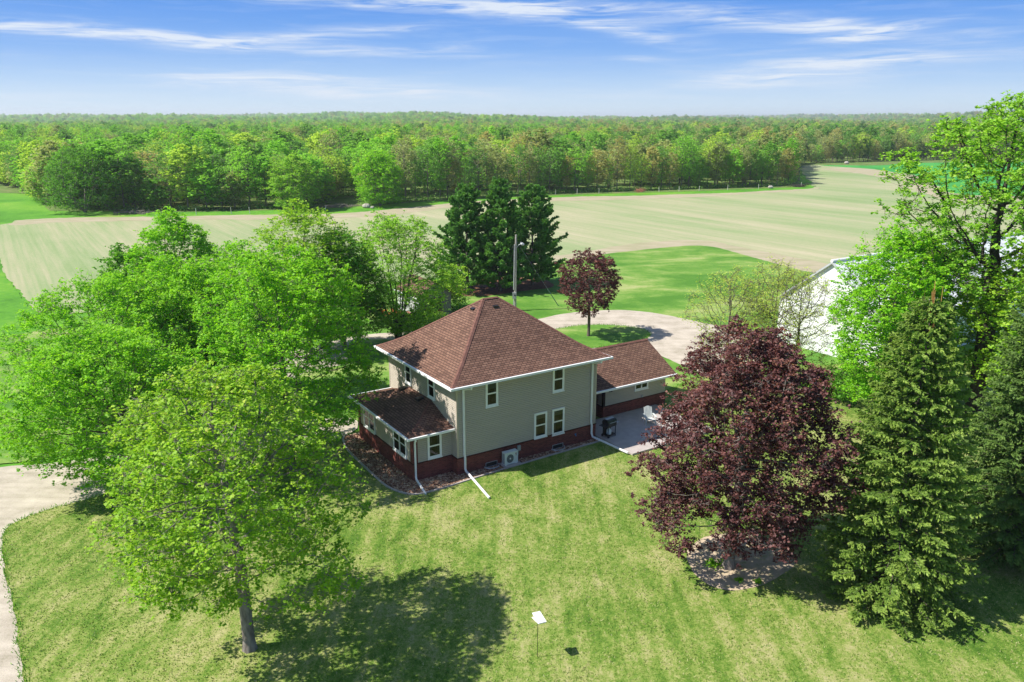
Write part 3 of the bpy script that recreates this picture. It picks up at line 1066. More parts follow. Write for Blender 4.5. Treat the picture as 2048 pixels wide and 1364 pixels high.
SA, SN = (1, 0), (0, -1)         # south-east wall (the long one towards the camera)
LA, LN = (0, -1), (-1, 0)        # left wall, running towards the near corner
window(house, (1.90, 0, 3.86), SA, SN, .84, 1.60, blind=.30)
window(house, (6.68, 0, 3.86), SA, SN, .86, 1.60, blind=0)
window(house, (5.33, 0, 1.13), SA, SN, .95, 1.62, blind=.22)
window(house, (6.68, 0, 1.05), SA, SN, .93, 1.70, blind=.22)
window(house, (0, 6.60, 3.92), LA, LN, .85, 1.50, blind=.2)
window(house, (0, 3.46, 3.90), LA, LN, .86, 1.52, blind=0)
window(house, (WU, 3.0, 3.90), (0, 1), (1, 0), .86, 1.5)
window(house, (WU, 6.0, 3.90), (0, 1), (1, 0), .86, 1.5)


def downspout(parent, pts, r=.055, name='downspout'):
    m_ = MB()
    m_.tube(pts, r * 1.2, 4)
    o = m_.build(name, M['white'], parent)
    # outlet collar and brackets
    return o


zt = ZE - .09
downspout(house, [(.60, Y0 - .05, zt), (.60, Y0 - .05, zt - .12), (.40, -.10, zt - .30), (.40, -.10, 1.30), (.41, -.15, 1.12), (.41, -.15, .42), (.41, -.22, .30), (-.07, -3.60, .15)])
downspout(house, [(9.95, Y0 - .05, zt), (9.95, Y0 - .05, zt - .12), (9.72, -.10, zt - .30), (9.72, -.10, 1.30), (9.74, -.15, 1.12), (9.74, -.15, .55), (9.76, -.24, .34), (10.17, -3.20, .22)])

# basement windows with wells
for (a0, a1) in ((1.85, 2.66), (6.72, 7.55)):
    m_ = MB()
    P = lambda a, z, o: (a, -.045 - o, z)
    frame2d(m_, lambda a, z, o: P(a0 + a, .08 + z, o), a1 - a0, .30, .03, 0, .02)
    fr_ = m_.build('basement_window', M['grey'], house)
    m_ = MB()
    m_.poly([P(a0 + .03, .11, .006), P(a1 - .03, .11, .006), P(a1 - .03, .35, .006), P(a0 + .03, .35, .006)])
    m_.build('pane', M['black'], fr_)
    m_ = MB()
    n_ = 14
    ca = (a0 + a1) / 2
    for i in range(n_):
        t0, t1 = math.pi * i / n_, math.pi * (i + 1) / n_
        for rr, flip in ((.50, False), (.48, True)):
            q = [(ca + rr * math.cos(t0), -.05 - .8 * rr * math.sin(t0)), (ca + rr * math.cos(t1), -.05 - .8 * rr * math.sin(t1))]
            m_.poly([(q[0][0], q[0][1], .02), (q[1][0], q[1][1], .02), (q[1][0], q[1][1], .17), (q[0][0], q[0][1], .17)])
        m_.poly([(ca + .50 * math.cos(t0), -.05 - .4 * math.sin(t0), .17), (ca + .50 * math.cos(t1), -.05 - .4 * math.sin(t1), .17),
                 (ca + .48 * math.cos(t1), -.05 - .384 * math.sin(t1), .17), (ca + .48 * math.cos(t0), -.05 - .384 * math.sin(t0), .17)])
    m_.build('window_well', M['galv'], house)
    m_ = MB()
    fan_ = [(ca + .475 * math.cos(math.pi * i / n_), -.052 - .38 * math.sin(math.pi * i / n_), .085) for i in range(n_ + 1)]
    m_.poly(fan_)
    m_.build('well_floor', M['dark'], house)

# disconnect box, conduit, spigot
m_ = MB()
m_.box(4.08, 4.28, -.15, -.047, .66, .98)
m_.tube([(4.18, -.07, .66), (4.18, -.07, .40), (3.9, -.12, .30)], .018, 6)
m_.build('disconnect_box', M['grey'], house)
m_ = MB()
m_.tube([(8.48, -.045, .72), (8.48, -.13, .72), (8.48, -.16, .64)], .03, 8)
m_.box(8.43, 8.53, -.12, -.10, .76, .80)
m_.build('spigot', M['blue'], house)

# enclosed front porch on the left wall
PU, PV0, PV1, PZ = -2.5, .66, 8.50, 2.84
mb = MB()
siding_wall(mb, (PU, PV0), (0, PV0), 1.14, PZ - .10, (0, -1))
siding_wall(mb, (PU, PV1), (PU, PV0), 1.14, PZ - .10, (-1, 0))
siding_wall(mb, (0, PV1), (PU, PV1), 1.14, PZ - .10, (0, 1))
mb.build('porch_wall', M['siding'], house)
mb = MB()
mb.box(PU - .05, -.046, PV0 - .05, PV1 + .05, -.3, 1.09)
mb.build('porch_brick_base', M['brick'], house)
mb = MB()
mb.box(PU - .08, -.047, PV0 - .08, PV1 + .08, 1.09, 1.14)
mb.build('porch_ledge', bpy.data.materials['brick_ledge'], house)
for (x, y) in ((PU, PV0), (PU, PV1)):
    mb = MB()
    sy = -1 if y == PV0 else 1
    y0, y1 = sorted((y + sy * .06, y - sy * .26))
    mb.box(PU - .06, PU + .26, y0, y1, 1.141, PZ - .115)
    mb.build('porch_brick_pier', M['brick'], house)
PX0, PY0, PY1 = PU - .42, PV0 - .36, PV1 + .36


def pflare(d):
    return .20 * d + .048 * d * d * 1.0 if d < 2.2 else (.20 * 2.2 + .048 * 4.84) + (d - 2.2) * .30


mb = MB()
pl = [(-PX0) * i / 10 for i in range(11)]
hip_roof(mb, PX0, -.006, PY0, PY1, pflare, pl, ('x0', 'y0', 'y1'), PZ + .04)
proof = mb.build('porch_roof', M['shingle'], house)
for (cy, sy) in ((PY0, 1), (PY1, -1)):
    mb = MB()
    cap_line(mb, [(PX0 + d, cy + sy * d, PZ + .04 + pflare(d)) for d in pl], .11, .015)
    mb.build('ridge_cap', M['cap'], proof)
for (x, y) in ((-.45, 6.15), (-.42, 3.85)):
    o = vent(x, y, -1, 0, PZ + .04 + pflare(x - PX0) + .04)
    o.parent = proof
m_ = MB()
z = PZ + .035
m_.box(PX0 - .11, PX0 + .01, PY0 - .11, PY1 + .11, z - .12, z)
m_.box(PX0 + .011, -.02, PY0 - .11, PY0 + .01, z - .121, z - .001)
m_.box(PX0 + .011, -.02, PY1 - .01, PY1 + .11, z - .121, z - .001)
m_.build('porch_gutter', M['white'], house)
m_ = MB()
m_.box(PX0 + .012, -.03, PY0 + .012, PY1 - .012, z - .15, z - .09)
m_.build('porch_soffit', M['soffit'], house)
window(house, (PU, 7.62, 1.17), LA, LN, 1.72, 1.46, 'pair', blind=0, curtain=False)
window(house, (PU, 3.22, 1.17), LA, LN, 1.76, 1.46, 'pair', blind=0, curtain=False)
window(house, (-1.60, PV0, 1.22), SA, SN, .90, 1.48, blind=0, curtain=True)
downspout(house, [(PX0 + .40, PY0 - .05, PZ - .08), (PX0 + .40, PY0 - .05, PZ - .20), (PU + .06, PV0 - .14, PZ - .34), (PU + .06, PV0 - .14, .35), (PU + .04, PV0 - .22, .24), (-2.74, -1.25, .12)])

# low wing to the right
GU0, GU1, GV0, GV1, GZE = WU + .05, 18.5, 2.40, 7.60, 2.42
rec = 12.78
mb = MB()
siding_wall(mb, (rec, GV0), (GU1, GV0), .98, GZE - .10, (0, -1))
gm = (GV0 + GV1) / 2


def gable(zz, L):
    k = max(0, (zz - (GZE - .05))) / .54
    return (k, L - k)


siding_wall(mb, (GU1, GV0), (GU1, GV1), .98, GZE + 1.35, (1, 0), gable)
siding_wall(mb, (GU1, GV1), (GU0, GV1), .98, GZE - .10, (0, 1))
siding_wall(mb, (rec, GV0 + .62), (rec, GV0), .98, GZE - .10, (-1, 0))
mb.build('wing_wall', M['siding'], house)
mb = MB()
mb.box(rec - .04, GU1 + .04, GV0 - .04, GV1 + .04, -.2, .93)
mb.build('wing_brick_base', M['brick'], house)
mb = MB()
mb.box(rec - .07, GU1 + .07, GV0 - .07, GV1 + .07, .93, .98)
mb.build('wing_ledge', bpy.data.materials['brick_ledge'], house)
mb = MB()
mb.box(GU0 + .02, rec - .045, GV0 + .62, GV1, -.2, GZE - .1)
mb.build('recess_brick_wall', M['brick'], house)
# door in the recess
m_ = MB()
m_.box(11.75, 12.65, GV0 + .56, GV0 + .615, .20, 2.22)
dr = m_.build('door', M['dark'], house)
m_ = MB()
m_.ball((11.85, GV0 + .54, 1.18), (.03, .03, .03))
m_.build('handle', M['galv'], dr)
m_ = MB()
m_.box(rec - .06, rec + .10, GV0 - .075, GV0 + .10, .981, GZE - .11)
m_.build('corner_trim', simple('dark_trim', (.03, .02, .018), .8, .2, .2), house)
# wing roof (gable, ridge parallel to the long wall)
gx0, gx1, gy0, gy1 = WU + .035, GU1 + .42, GV0 - .66, GV1 + .66
gmid = (gy0 + gy1) / 2
gr_ = 1.82
mb = MB()
sl = math.hypot(gmid - gy0, gr_)
zc = GZE + .04
mb.poly([(gx0, gy0, zc), (gx1, gy0, zc), (gx1, gmid, zc + gr_), (gx0, gmid, zc + gr_)], [(gx0, 0), (gx1, 0), (gx1, sl), (gx0, sl)])
mb.poly([(gx1, gy1, zc), (gx0, gy1, zc), (gx0, gmid, zc + gr_), (gx1, gmid, zc + gr_)], [(-gx1, 0), (-gx0, 0), (-gx0, sl), (-gx1, sl)])
mb.poly([(gx0, gy0, zc - .03), (gx1, gy0, zc - .03), (gx1, gmid, zc + gr_ - .03), (gx0, gmid, zc + gr_ - .03)][::-1])
mb.poly([(gx1, gy1, zc - .03), (gx0, gy1, zc - .03), (gx0, gmid, zc + gr_ - .03), (gx1, gmid, zc + gr_ - .03)][::-1])
wroof = mb.build('wing_roof', M['shingle'], house)
mb = MB()
cap_line(mb, [(gx0, gmid, zc + gr_), (gx1, gmid, zc + gr_)], .16)
mb.build('ridge_cap', M['cap'], wroof)
m_ = MB()
m_.box(gx0, gx1 + .02, gy0 - .11, gy0 + .01, zc - .13, zc)
m_.box(gx0, gx1 + .02, gy1 - .01, gy1 + .11, zc - .13, zc)
for (ya, za, yb, zb_) in ((gy0, zc - .16, gmid, zc + gr_ - .16), (gmid, zc + gr_ - .16, gy1, zc - .16)):
    m_.poly([(gx1 + .012, ya, za), (gx1 + .012, yb, zb_), (gx1 + .012, yb, zb_ + .125), (gx1 + .012, ya, za + .125)])
m_.build('wing_gutter', M['white'], house)
m_ = MB()
m_.box(gx0, gx1 - .01, gy0 + .012, gy1 - .012, zc - .16, zc - .10)
m_.build('wing_soffit', M['soffit'], house)
window(house, (15.55, GV0, 1.60), SA, SN, 1.25, .56, 'slider', blind=0, curtain=False, trimw=.07)
m_ = MB()
m_.box(13.15, 13.35, GV0 - .10, GV0 - .04, 2.02, 2.14)
m_.ball((13.17, GV0 - .17, 2.04), (.06, .08, .06))
m_.ball((13.33, GV0 - .17, 2.04), (.06, .08, .06))
m_.build('security_light', M['black'], house)
m_ = MB()
m_.box(16.2, 16.34, GV0 - .10, GV0 - .03, 1.0, 1.16)
m_.build('outlet_box', M['grey'], house)

# planting bed round the porch and along the wall, with a concrete edging
bed_o = [(-3.35, 9.2), (-3.75, 8.3), (-4.05, 6.6), (-4.12, 4.0), (-4.15, 1.4), (-3.98, .3), (-3.55, -.62), (-2.9, -1.03), (-1.44, -1.08), (.12, -.95), (3.5, -.78), (7, -.66), (10.1, -.60)]
bo = smooth_poly([HL(*p) for p in bed_o], 5, 0, 1, False)
bed = bo + [HL(10.1, .1), HL(0, .1), HL(-.1, .7), HL(-2.4, .7), HL(-2.4, 8.4), HL(-.1, 8.4), HL(-.1, 9.2)]
sheet('planting_bed', bed, .088, M['mulch'])
m_ = MB()
for i in range(len(bo) - 1):
    a, c_ = Vector(bo[i]), Vector(bo[i + 1])
    t = (c_ - a).normalized()
    s = Vector((t.y, -t.x)) * .055
    q = [a + s, c_ + s, c_ - s, a - s]
    m_.poly([(p.x, p.y, .135) for p in q])
    m_.poly([(q[0].x, q[0].y, .05), (q[1].x, q[1].y, .05), (q[1].x, q[1].y, .135), (q[0].x, q[0].y, .135)])
    m_.poly([(q[2].x, q[2].y, .05), (q[3].x, q[3].y, .05), (q[3].x, q[3].y, .135), (q[2].x, q[2].y, .135)])
tag(m_.build('bed_edging', M['concrete']), kind='structure')
# loose stones on the bed so that its surface is not flat
rng = random.Random(5)
m_ = MB()
nS = 0
while nS < 2600:
    if rng.random() < .55:
        u_, v_ = rng.uniform(-4.1, -2.55), rng.uniform(-.9, 9)
        if u_ < -3.6 and (v_ < .4 or v_ > 8.3): continue
    else:
        u_, v_ = rng.uniform(-3.0, 10.0), rng.uniform(-.95, -.08)
        if u_ > 3 and v_ < -.62: continue
    nS += 1
    x, y = HL(u_, v_)
    r_ = rng.uniform(.02, .045)
    m_.ball((x, y, .09 + r_ * .3), (r_, r_ * rng.uniform(.7, 1.2), r_ * .7), 5, 3, .2, rng)
tag(m_.build('bed_stones', M['mulch']), 'loose brown and tan stones covering the bed around the porch and wall', 'gravel', None, 'stuff')

# patio slab
m_ = MB()
m_.box(10.34, 17.6, -3.44, 2.34, -.1, .19)
pt = m_.build('patio', M['concrete'])
pt.location = (HX, HY, 0)
pt.rotation_euler = (0, 0, HR)
tag(pt, kind='structure')

# outdoor heat pump unit on its pad
u0 = empty('heat_pump_unit', (*HL(2.85, -.62), .07), HR, 'pale grey outdoor heat pump box with a dark round fan beside the brick wall', 'heat pump')
m_ = MB()
m_.box(-.10, 1.08, -.14, .52, 0, .09)
m_.build('pad', M['concrete'], u0)
m_ = MB()
m_.box(.02, .16, 0, .34, .09, .12)
m_.box(.74, .88, 0, .34, .09, .12)
m_.box(0, .92, 0, .34, .12, .86)
m_.box(-.012, .932, -.012, .352, .86, .88)
m_.build('casing', M['unit'], u0)
m_ = MB()
n_ = 28
fc = (.36, .48)
m_.poly([(fc[0] + .245 * math.cos(2 * math.pi * i / n_), -.004, fc[1] + .27 * math.sin(2 * math.pi * i / n_)) for i in range(n_)])
m_.build('fan_opening', M['unitgrill'], u0)
m_ = MB()
for rr in (.07, .11, .15, .19, .23, .262):
    m_.tube([(fc[0] + rr * .95 * math.cos(2 * math.pi * i / 24), -.016, fc[1] + rr * math.sin(2 * math.pi * i / 24)) for i in range(25)], .0035, 4, False)
for i in range(10):
    t = 2 * math.pi * i / 10
    m_.tube([(fc[0], -.016, fc[1]), (fc[0] + .24 * math.cos(t), -.016, fc[1] + .262 * math.sin(t))], .003, 4, False)
m_.build('fan_guard', M['grey'], u0)
m_ = MB()
m_.tube([(fc[0], -.005, fc[1]), (fc[0], -.026, fc[1])], .05, 14)
m_.build('fan_hub', M['white'], u0)
m_ = MB()
for i in range(14):
    z = .18 + i * .045
    m_.box(-.010, -.002, .05, .29, z, z + .016)
m_.build('side_louver', M['unitgrill'], u0)
m_ = MB()   # round maker's mark with a two-letter wordmark below it
lc = (.78, .72)
m_.poly([(lc[0] + .052 * math.cos(2 * math.pi * i / 18), -.006, lc[1] + .052 * math.sin(2 * math.pi * i / 18)) for i in range(18)])
m_.build('round_mark', M['logo'], u0)
m_ = MB()
for (a0, a1, z0, z1) in ((-.018, -.010, -.018, .026), (-.010, .012, -.018, -.010), (.020, .028, -.030, .03)):
    m_.box(lc[0] + a0, lc[0] + a1, -.010, -.007, lc[1] + z0, lc[1] + z1)
m_.build('mark_detail', M['white'], u0)
m_ = MB()
zz = .60
def bars(L, ox, oz, s=1.0):
    for (a0, a1, z0, z1) in L:
        m_.box(ox + a0 * s, ox + a1 * s, -.008, -.004, oz + z0 * s, oz + z1 * s)
bars([(0, .012, 0, .05), (.012, .035, 0, .012)], lc[0] - .045, zz)                                   # L
bars([(0, .012, 0, .05), (.012, .04, .038, .05), (.012, .04, 0, .012), (.03, .04, .012, .028), (.02, .03, .018, .028)], lc[0] + .0, zz)  # G
m_.build('lettering', M['ink'], u0)
m_ = MB()
bars([(0, .06, 0, .010), (0, .05, .016, .026)], .17, .735)
m_.build('lettering', M['ink'], u0)
m_ = MB()
m_.tube([(.92, .2, .5), (1.06, .2, .52), (1.12, .38, .60), (1.12, .50, .50)], .03, 6)
m_.build('refrigerant_hose', M['black'], u0)


# gas grill on the patio
g0 = empty('gas_grill', (*HL(10.62, -.75), .19), HR + R(8), 'black gas grill with grey lid top and white tank on the patio', 'grill')
m_ = MB()
for x in (0.03, .72):
    for y in (.03, .47):
        m_.box(x, x + .04, y, y + .04, .06 if y > .2 else .0, .86)
m_.box(.03, .76, .03, .51, .12, .16)
m_.box(.03, .76, .46, .51, .16, .62)
m_.build('cart_frame', M['black'], g0)
m_ = MB()
m_.box(.0, .79, .0, .54, .72, .93)
m_.build('firebox', M['black'], g0)
m_ = MB()
prof = [(.0, .93), (-.02, 1.03), (.05, 1.15), (.17, 1.22), (.37, 1.22), (.49, 1.15), (.55, 1.03), (.54, .93)]
for a, c_ in zip(prof, prof[1:]):
    m_.poly([(.0, a[0], a[1]), (.79, a[0], a[1]), (.79, c_[0], c_[1]), (.0, c_[0], c_[1])])
m_.poly([(.0, p_[0], p_[1]) for p_ in prof])
m_.poly([(.79, p_[0], p_[1]) for p_ in prof][::-1])
lid = m_.build('lid', M['black'], g0)
m_ = MB()
m_.box(.05, .74, .15, .39, 1.222, 1.235)
m_.build('lid_top', M['grey'], lid)
m_ = MB()
m_.tube([(.12, -.03, 1.03), (.12, -.08, 1.04), (.67, -.08, 1.04), (.67, -.03, 1.03)], .014, 6)
m_.build('lid_handle', M['galv'], lid)
for s_, nm in ((-.34, 'side_shelf'), (.80, 'side_shelf')):
    m_ = MB()
    m_.box(s_, s_ + .33, .04, .50, .84, .87)
    m_.build(nm, M['grey'] if s_ > 0 else M['black'], g0)
m_ = MB()
pf = [(0, 0), (.12, .0), (.155, .05), (.155, .28), (.11, .36), (.05, .38), (.05, .44), (0, .44)]
for i in range(14):
    t0, t1 = 2 * math.pi * i / 14, 2 * math.pi * (i + 1) / 14
    for a, c_ in zip(pf, pf[1:]):
        m_.poly([(.30 + a[0] * math.cos(t0), .20 + a[0] * math.sin(t0), .17 + a[1]), (.30 + a[0] * math.cos(t1), .20 + a[0] * math.sin(t1), .17 + a[1]),
                 (.30 + c_[0] * math.cos(t1), .20 + c_[0] * math.sin(t1), .17 + c_[1]), (.30 + c_[0] * math.cos(t0), .20 + c_[0] * math.sin(t0), .17 + c_[1])])
m_.build('gas_tank', M['tank'], g0)
for y in (-.02, .52):
    m_ = MB()
    m_.tube([(.05, y, .09), (.05, y + .04, .09)], .09, 14)
    m_.build('wheel', M['black'], g0)

# slatted garden chair on the patio
c0 = empty('garden_chair', (*HL(14.7, -.2), .19), HR + R(-25), 'pale slatted garden chair on the patio, half hidden behind the burgundy maple', 'chair')
m_ = MB()
for i in range(6):
    x = -.28 + i * .095
    k = .04 * (2.5 - abs(i - 2.5))
    m_.poly([(x, .28, .30), (x + .08, .28, .30), (x + .08 * 1.05, .56, .98 + k), (x, .56, .98 + k)])
    m_.poly([(x, .30, .29), (x + .08, .30, .29), (x + .08 * 1.05, .58, .97 + k), (x, .58, .97 + k)][::-1])
m_.build('backrest', M['chairw'], c0)
m_ = MB()
for i in range(6):
    y = -.30 + i * .1
    m_.box(-.28, .28, y, y + .08, .34 - i * .012, .36 - i * .012)
m_.build('seat', M['chairw'], c0)
for sx in (-1, 1):
    m_ = MB()
    m_.box(sx * .34 - .06, sx * .34 + .06, -.35, .38, .55, .575)
    m_.build('armrest', M['chairw'], c0)
    for y in (-.30, .26):
        m_ = MB()
        m_.box(sx * .33 - .02, sx * .33 + .02, y, y + .08, 0, .549)
        m_.build('leg', M['chairw'], c0)

# folded white board on a thin post in the lawn
sx_, sy_ = G(1075, 1314, .07)
s0 = empty('lawn_sign', (sx_, sy_, .07), 0, 'small folded white board on a thin black rod standing in the front lawn', 'sign')
m_ = MB()
m_.tube([(0, 0, -.1), (0, 0, 1.62)], .012, 6)
m_.build('post', M['black'], s0)


def board(p0, ex, ey, th, name):
    m2 = MB()
    ex, ey = Vector(ex), Vector(ey)
    n = ex.cross(ey).normalized() * th
    p0 = Vector(p0)
    T = [p0, p0 + ex, p0 + ex + ey, p0 + ey]
    B = [q - n for q in T]
    m2.poly(T)
    m2.poly(B[::-1])
    for i in range(4):
        j = (i + 1) % 4
        m2.poly([B[i], B[j], T[j], T[i]])
    return m2.build(name, M['white'], s0)


board((.02, -.16, 1.60), (.31, .12, .0), (-.24, .42, .17), .012, 'top_board')
board((.02, -.15, 1.57), (.29, .11, .0), (-.25, .42, .0), .012, 'bottom_board')

# utility pole with lamp and meter
px_, py_ = G(1030, 622)
pole = empty('utility_pole', (px_, py_, .06), 0, 'wooden utility pole with a yard lamp and meter box behind the farmhouse roof', 'utility pole')
m_ = MB()
m_.tube([(0, 0, -.3), (.1, 0, 8.2)], [.15, .10], 12)
m_.build('pole', M['post'], pole)
m_ = MB()
m_.tube([(-.16, -.06, .2), (-.12, -.06, 1.5)], .05, 8)
m_.tube([(-.15, -.1, 2.3), (-.06, -.1, 7.2)], .045, 8)
m_.build('conduit', M['galv'], pole)
m_ = MB()
m_.tube([(.1, 0, 6.7), (.35, -.05, 7.1), (.62, -.1, 7.25)], .03, 8)
m_.build('lamp_arm', M['galv'], pole)
m_ = MB()
m_.tube([(.55, -.1, 7.26), (.75, -.13, 7.24), (.95, -.16, 7.16)], [.07, .17, .10], 12)
m_.tube([(.62, -.11, 7.3), (.62, -.11, 7.45)], [.05, .04], 8)
m_.build('lamp_head', M['galv'], pole)
m_ = MB()
m_.box(-.28, .14, -.30, -.14, 1.35, 2.05)
mtb = m_.build('meter_box', M['grey'], pole)
m_ = MB()
m_.tube([(-.02, -.30, 1.75), (-.02, -.38, 1.75)], .09, 12)
m_.build('meter_glass', M['black'], mtb)
m_ = MB()
for k in (0, 1, 2):
    m_.tube([(.02 - .1 * k, -.08, 7.3 - .15 * k), (-.25 - .04 * k, -.22, 7.15 - .2 * k), (-.12, -.1, 6.9 - .2 * k)], .012, 4)
m_.build('cable_loop', M['black'], pole)
gx_, gy_ = G(1117, 613)
gdx, gdy = gx_ - px_, gy_ - py_
m_ = MB()
m_.tube([(.1, 0, 7.6), (gdx, gdy, 0)], .008, 5)
gw = m_.build('guy_wire', M['galv'], pole)
m_ = MB()
v0, v1 = Vector((gdx, gdy, 0)), Vector((.1, 0, 7.6))
m_.tube([v0, v0 + (v1 - v0) * .26], .045, 8)
m_.build('wire_guard', simple('green_guard', (.16, .24, .20), .6, .3, .1), gw)

# white steel barn on the right
barn = empty('barn', (*HL(39.2, -1.1), 0), HR, 'long white steel barn with a tall gable end behind the trees on the right', 'barn')
BWD, BL, BE, BA = 10.4, 34.0, 4.3, 8.25
m_ = MB()
P = lambda x, y, z: (x, y, z)
m_.poly([P(0, BWD, 0), P(0, 0, 0), P(0, 0, BE), P(0, BWD / 2, BA), P(0, BWD, BE)], [(BWD, 0), (0, 0), (0, BE), (BWD / 2, BA), (BWD, BE)])
m_.poly([P(0, 0, 0), P(BL, 0, 0), P(BL, 0, BE), P(0, 0, BE)])
m_.poly([P(BL, BWD, 0), P(0, BWD, 0), P(0, BWD, BE), P(BL, BWD, BE)])
m_.poly([P(BL, 0, 0), P(BL, BWD, 0), P(BL, BWD, BE), P(BL, BWD / 2, BA), P(BL, 0, BE)], [(0, 0), (BWD, 0), (BWD, BE), (BWD / 2, BA), (0, BE)])
bw = m_.build('wall', M['steel'], barn)
m_ = MB()
sl = math.hypot(BWD / 2 + .3, BA - BE)
k = (BA - BE) / (BWD / 2)
for sg in (0, 1):
    yy = -.3 if sg == 0 else BWD + .3
    q = [P(-.25, yy, BE - .3 * k + .06), P(BL + .25, yy, BE - .3 * k + .06), P(BL + .25, BWD / 2, BA + .06), P(-.25, BWD / 2, BA + .06)]
    m_.poly(q if sg == 0 else q[::-1], [(0, 0), (BL, 0), (BL, sl), (0, sl)] if sg == 0 else [(0, sl), (BL, sl), (BL, 0), (0, 0)])
    q2 = [(a, b_, c_ - .06) for a, b_, c_ in q]
    m_.poly(q2[::-1] if sg == 0 else q2)
br_ = m_.build('roof', M['steel'], barn)
m_ = MB()
m_.tube([(-.3, BWD / 2, BA + .09), (BL + .3, BWD / 2, BA + .09)], .14, 8)
m_.build('ridge_cap', M['white'], br_)
m_ = MB()
m_.box(-.05, -.004, .1, BWD - .1, BE - .06, BE + .04)
m_.build('gable_band', M['galv'], barn)
m_ = MB()
for sg in (0, 1):
    yy = -.3 if sg == 0 else BWD + .3
    z0 = BE - .3 * k
    q = [P(-.258, yy, z0 - .16), P(-.258, BWD / 2, BA - .14), P(-.258, BWD / 2, BA + .05), P(-.258, yy, z0 + .05)]
    m_.poly(q)
m_.build('rake_trim', M['galv'], barn)

# small shed behind the multi-stemmed tree
shx, shy = G(838, 640)
shed = empty('shed', (shx, shy, .05), HR, 'small shed with brown shingle roof behind the multi-stemmed tree', 'shed')
m_ = MB()
m_.poly([P(0, 5, 0), P(0, 0, 0), P(0, 0, 2.5), P(0, 5, 2.5)])
m_.poly([P(0, 0, 0), P(3.8, 0, 0), P(3.8, 0, 2.5), P(1.9, 0, 3.7), P(0, 0, 2.5)], mi=1)
m_.poly([P(3.8, 0, 0), P(3.8, 5, 0), P(3.8, 5, 2.5), P(3.8, 0, 2.5)])
m_.poly([P(3.8, 5, 0), P(0, 5, 0), P(0, 5, 2.5), P(1.9, 5, 3.7), P(3.8, 5, 2.5)])
m_.build('wall', [simple('pale_shed_siding', (.52, .53, .52), .7, .2, .1), simple('shaded_shed_front', (.17, .17, .17), .7, .2, .2)], shed)  # front gable's shade is painted in as a darker grey than the other walls
m_ = MB()
for sg in (0, 1):
    xx = -.3 if sg == 0 else 4.1
    q = [P(xx, -.3, 2.33), P(xx, 5.3, 2.33), P(1.9, 5.3, 3.76), P(1.9, -.3, 3.76)]
    m_.poly(q[::-1] if sg == 0 else q, [(0, 0), (5.6, 0), (5.6, 2.4), (0, 2.4)])
    m_.poly([(a, b_, c_ - .05) for a, b_, c_ in (q if sg == 0 else q[::-1])])
m_.build('roof', M['shingle'], shed)
m_ = MB()
m_.box(-.36, -.30, -.31, 5.31, 2.24, 2.36)
m_.build('fascia', M['white'], shed)
m_ = MB()
m_.box(1.2, 2.6, -.04, -.004, .05, 2.05)
m_.build('door', M['dark'], shed)


# ------------------------------------------------------------------ trees
def colonize(rng, start_nodes, start_par, A, step, kill, up=.15, maxit=140, infl=1e9):
    pos = [np.array(p, dtype=float) for p in start_nodes]
    par = list(start_par)
    N = np.array(pos)
    d2 = ((A[:, None, :] - N[None]) ** 2).sum(2)
    near = d2.argmin(1)
    nd = d2.min(1)
    alive = np.ones(len(A), bool)
    P = [tuple(p) for p in pos]
    for it in range(maxit):
        idx = np.where(alive & (nd < infl ** 2))[0]
        if len(idx) == 0: break
        nn = near[idx]
        parr = np.array(P)
        dv = A[idx] - parr[nn]
        dv /= np.linalg.norm(dv, axis=1, keepdims=True) + 1e-9
        uq, inv = np.unique(nn, return_inverse=True)
        acc = np.zeros((len(uq), 3))
        np.add.at(acc, inv, dv)
        acc[:, 2] += up * np.bincount(inv)
        acc += rng.normal(0, .12, acc.shape) * np.linalg.norm(acc, axis=1, keepdims=True)
        acc /= np.linalg.norm(acc, axis=1, keepdims=True) + 1e-9
        newp = parr[uq] + acc * step
        base = len(P)
        for q, pa in zip(newp, uq):
            P.append(tuple(q))
            par.append(int(pa))
        dn = ((A[:, None, :] - newp[None]) ** 2).sum(2)
        mi = dn.argmin(1)
        md = dn.min(1)
        better = md < nd
        nd[better] = md[better]
        near[better] = mi[better] + base
        alive &= nd > kill ** 2
    return np.array(P), np.array(par)


def skeleton_radii(par, tip, trunk_r, e=2.2):
    n = len(par)
    nch = np.zeros(n)
    for i in range(1, n):
        if par[i] >= 0: nch[par[i]] += 1
    acc = np.zeros(n)
    depth = np.zeros(n)
    for i in range(n - 1, -1, -1):
        if nch[i] == 0: acc[i] = tip ** e
        if par[i] >= 0:
            acc[par[i]] += acc[i]
            depth[par[i]] = max(depth[par[i]], depth[i] + 1)
    r = acc ** (1 / e)
    s = math.log(trunk_r / tip) / math.log(max(r[0] / tip, 1.01))
    return tip * (r / tip) ** s, depth, nch


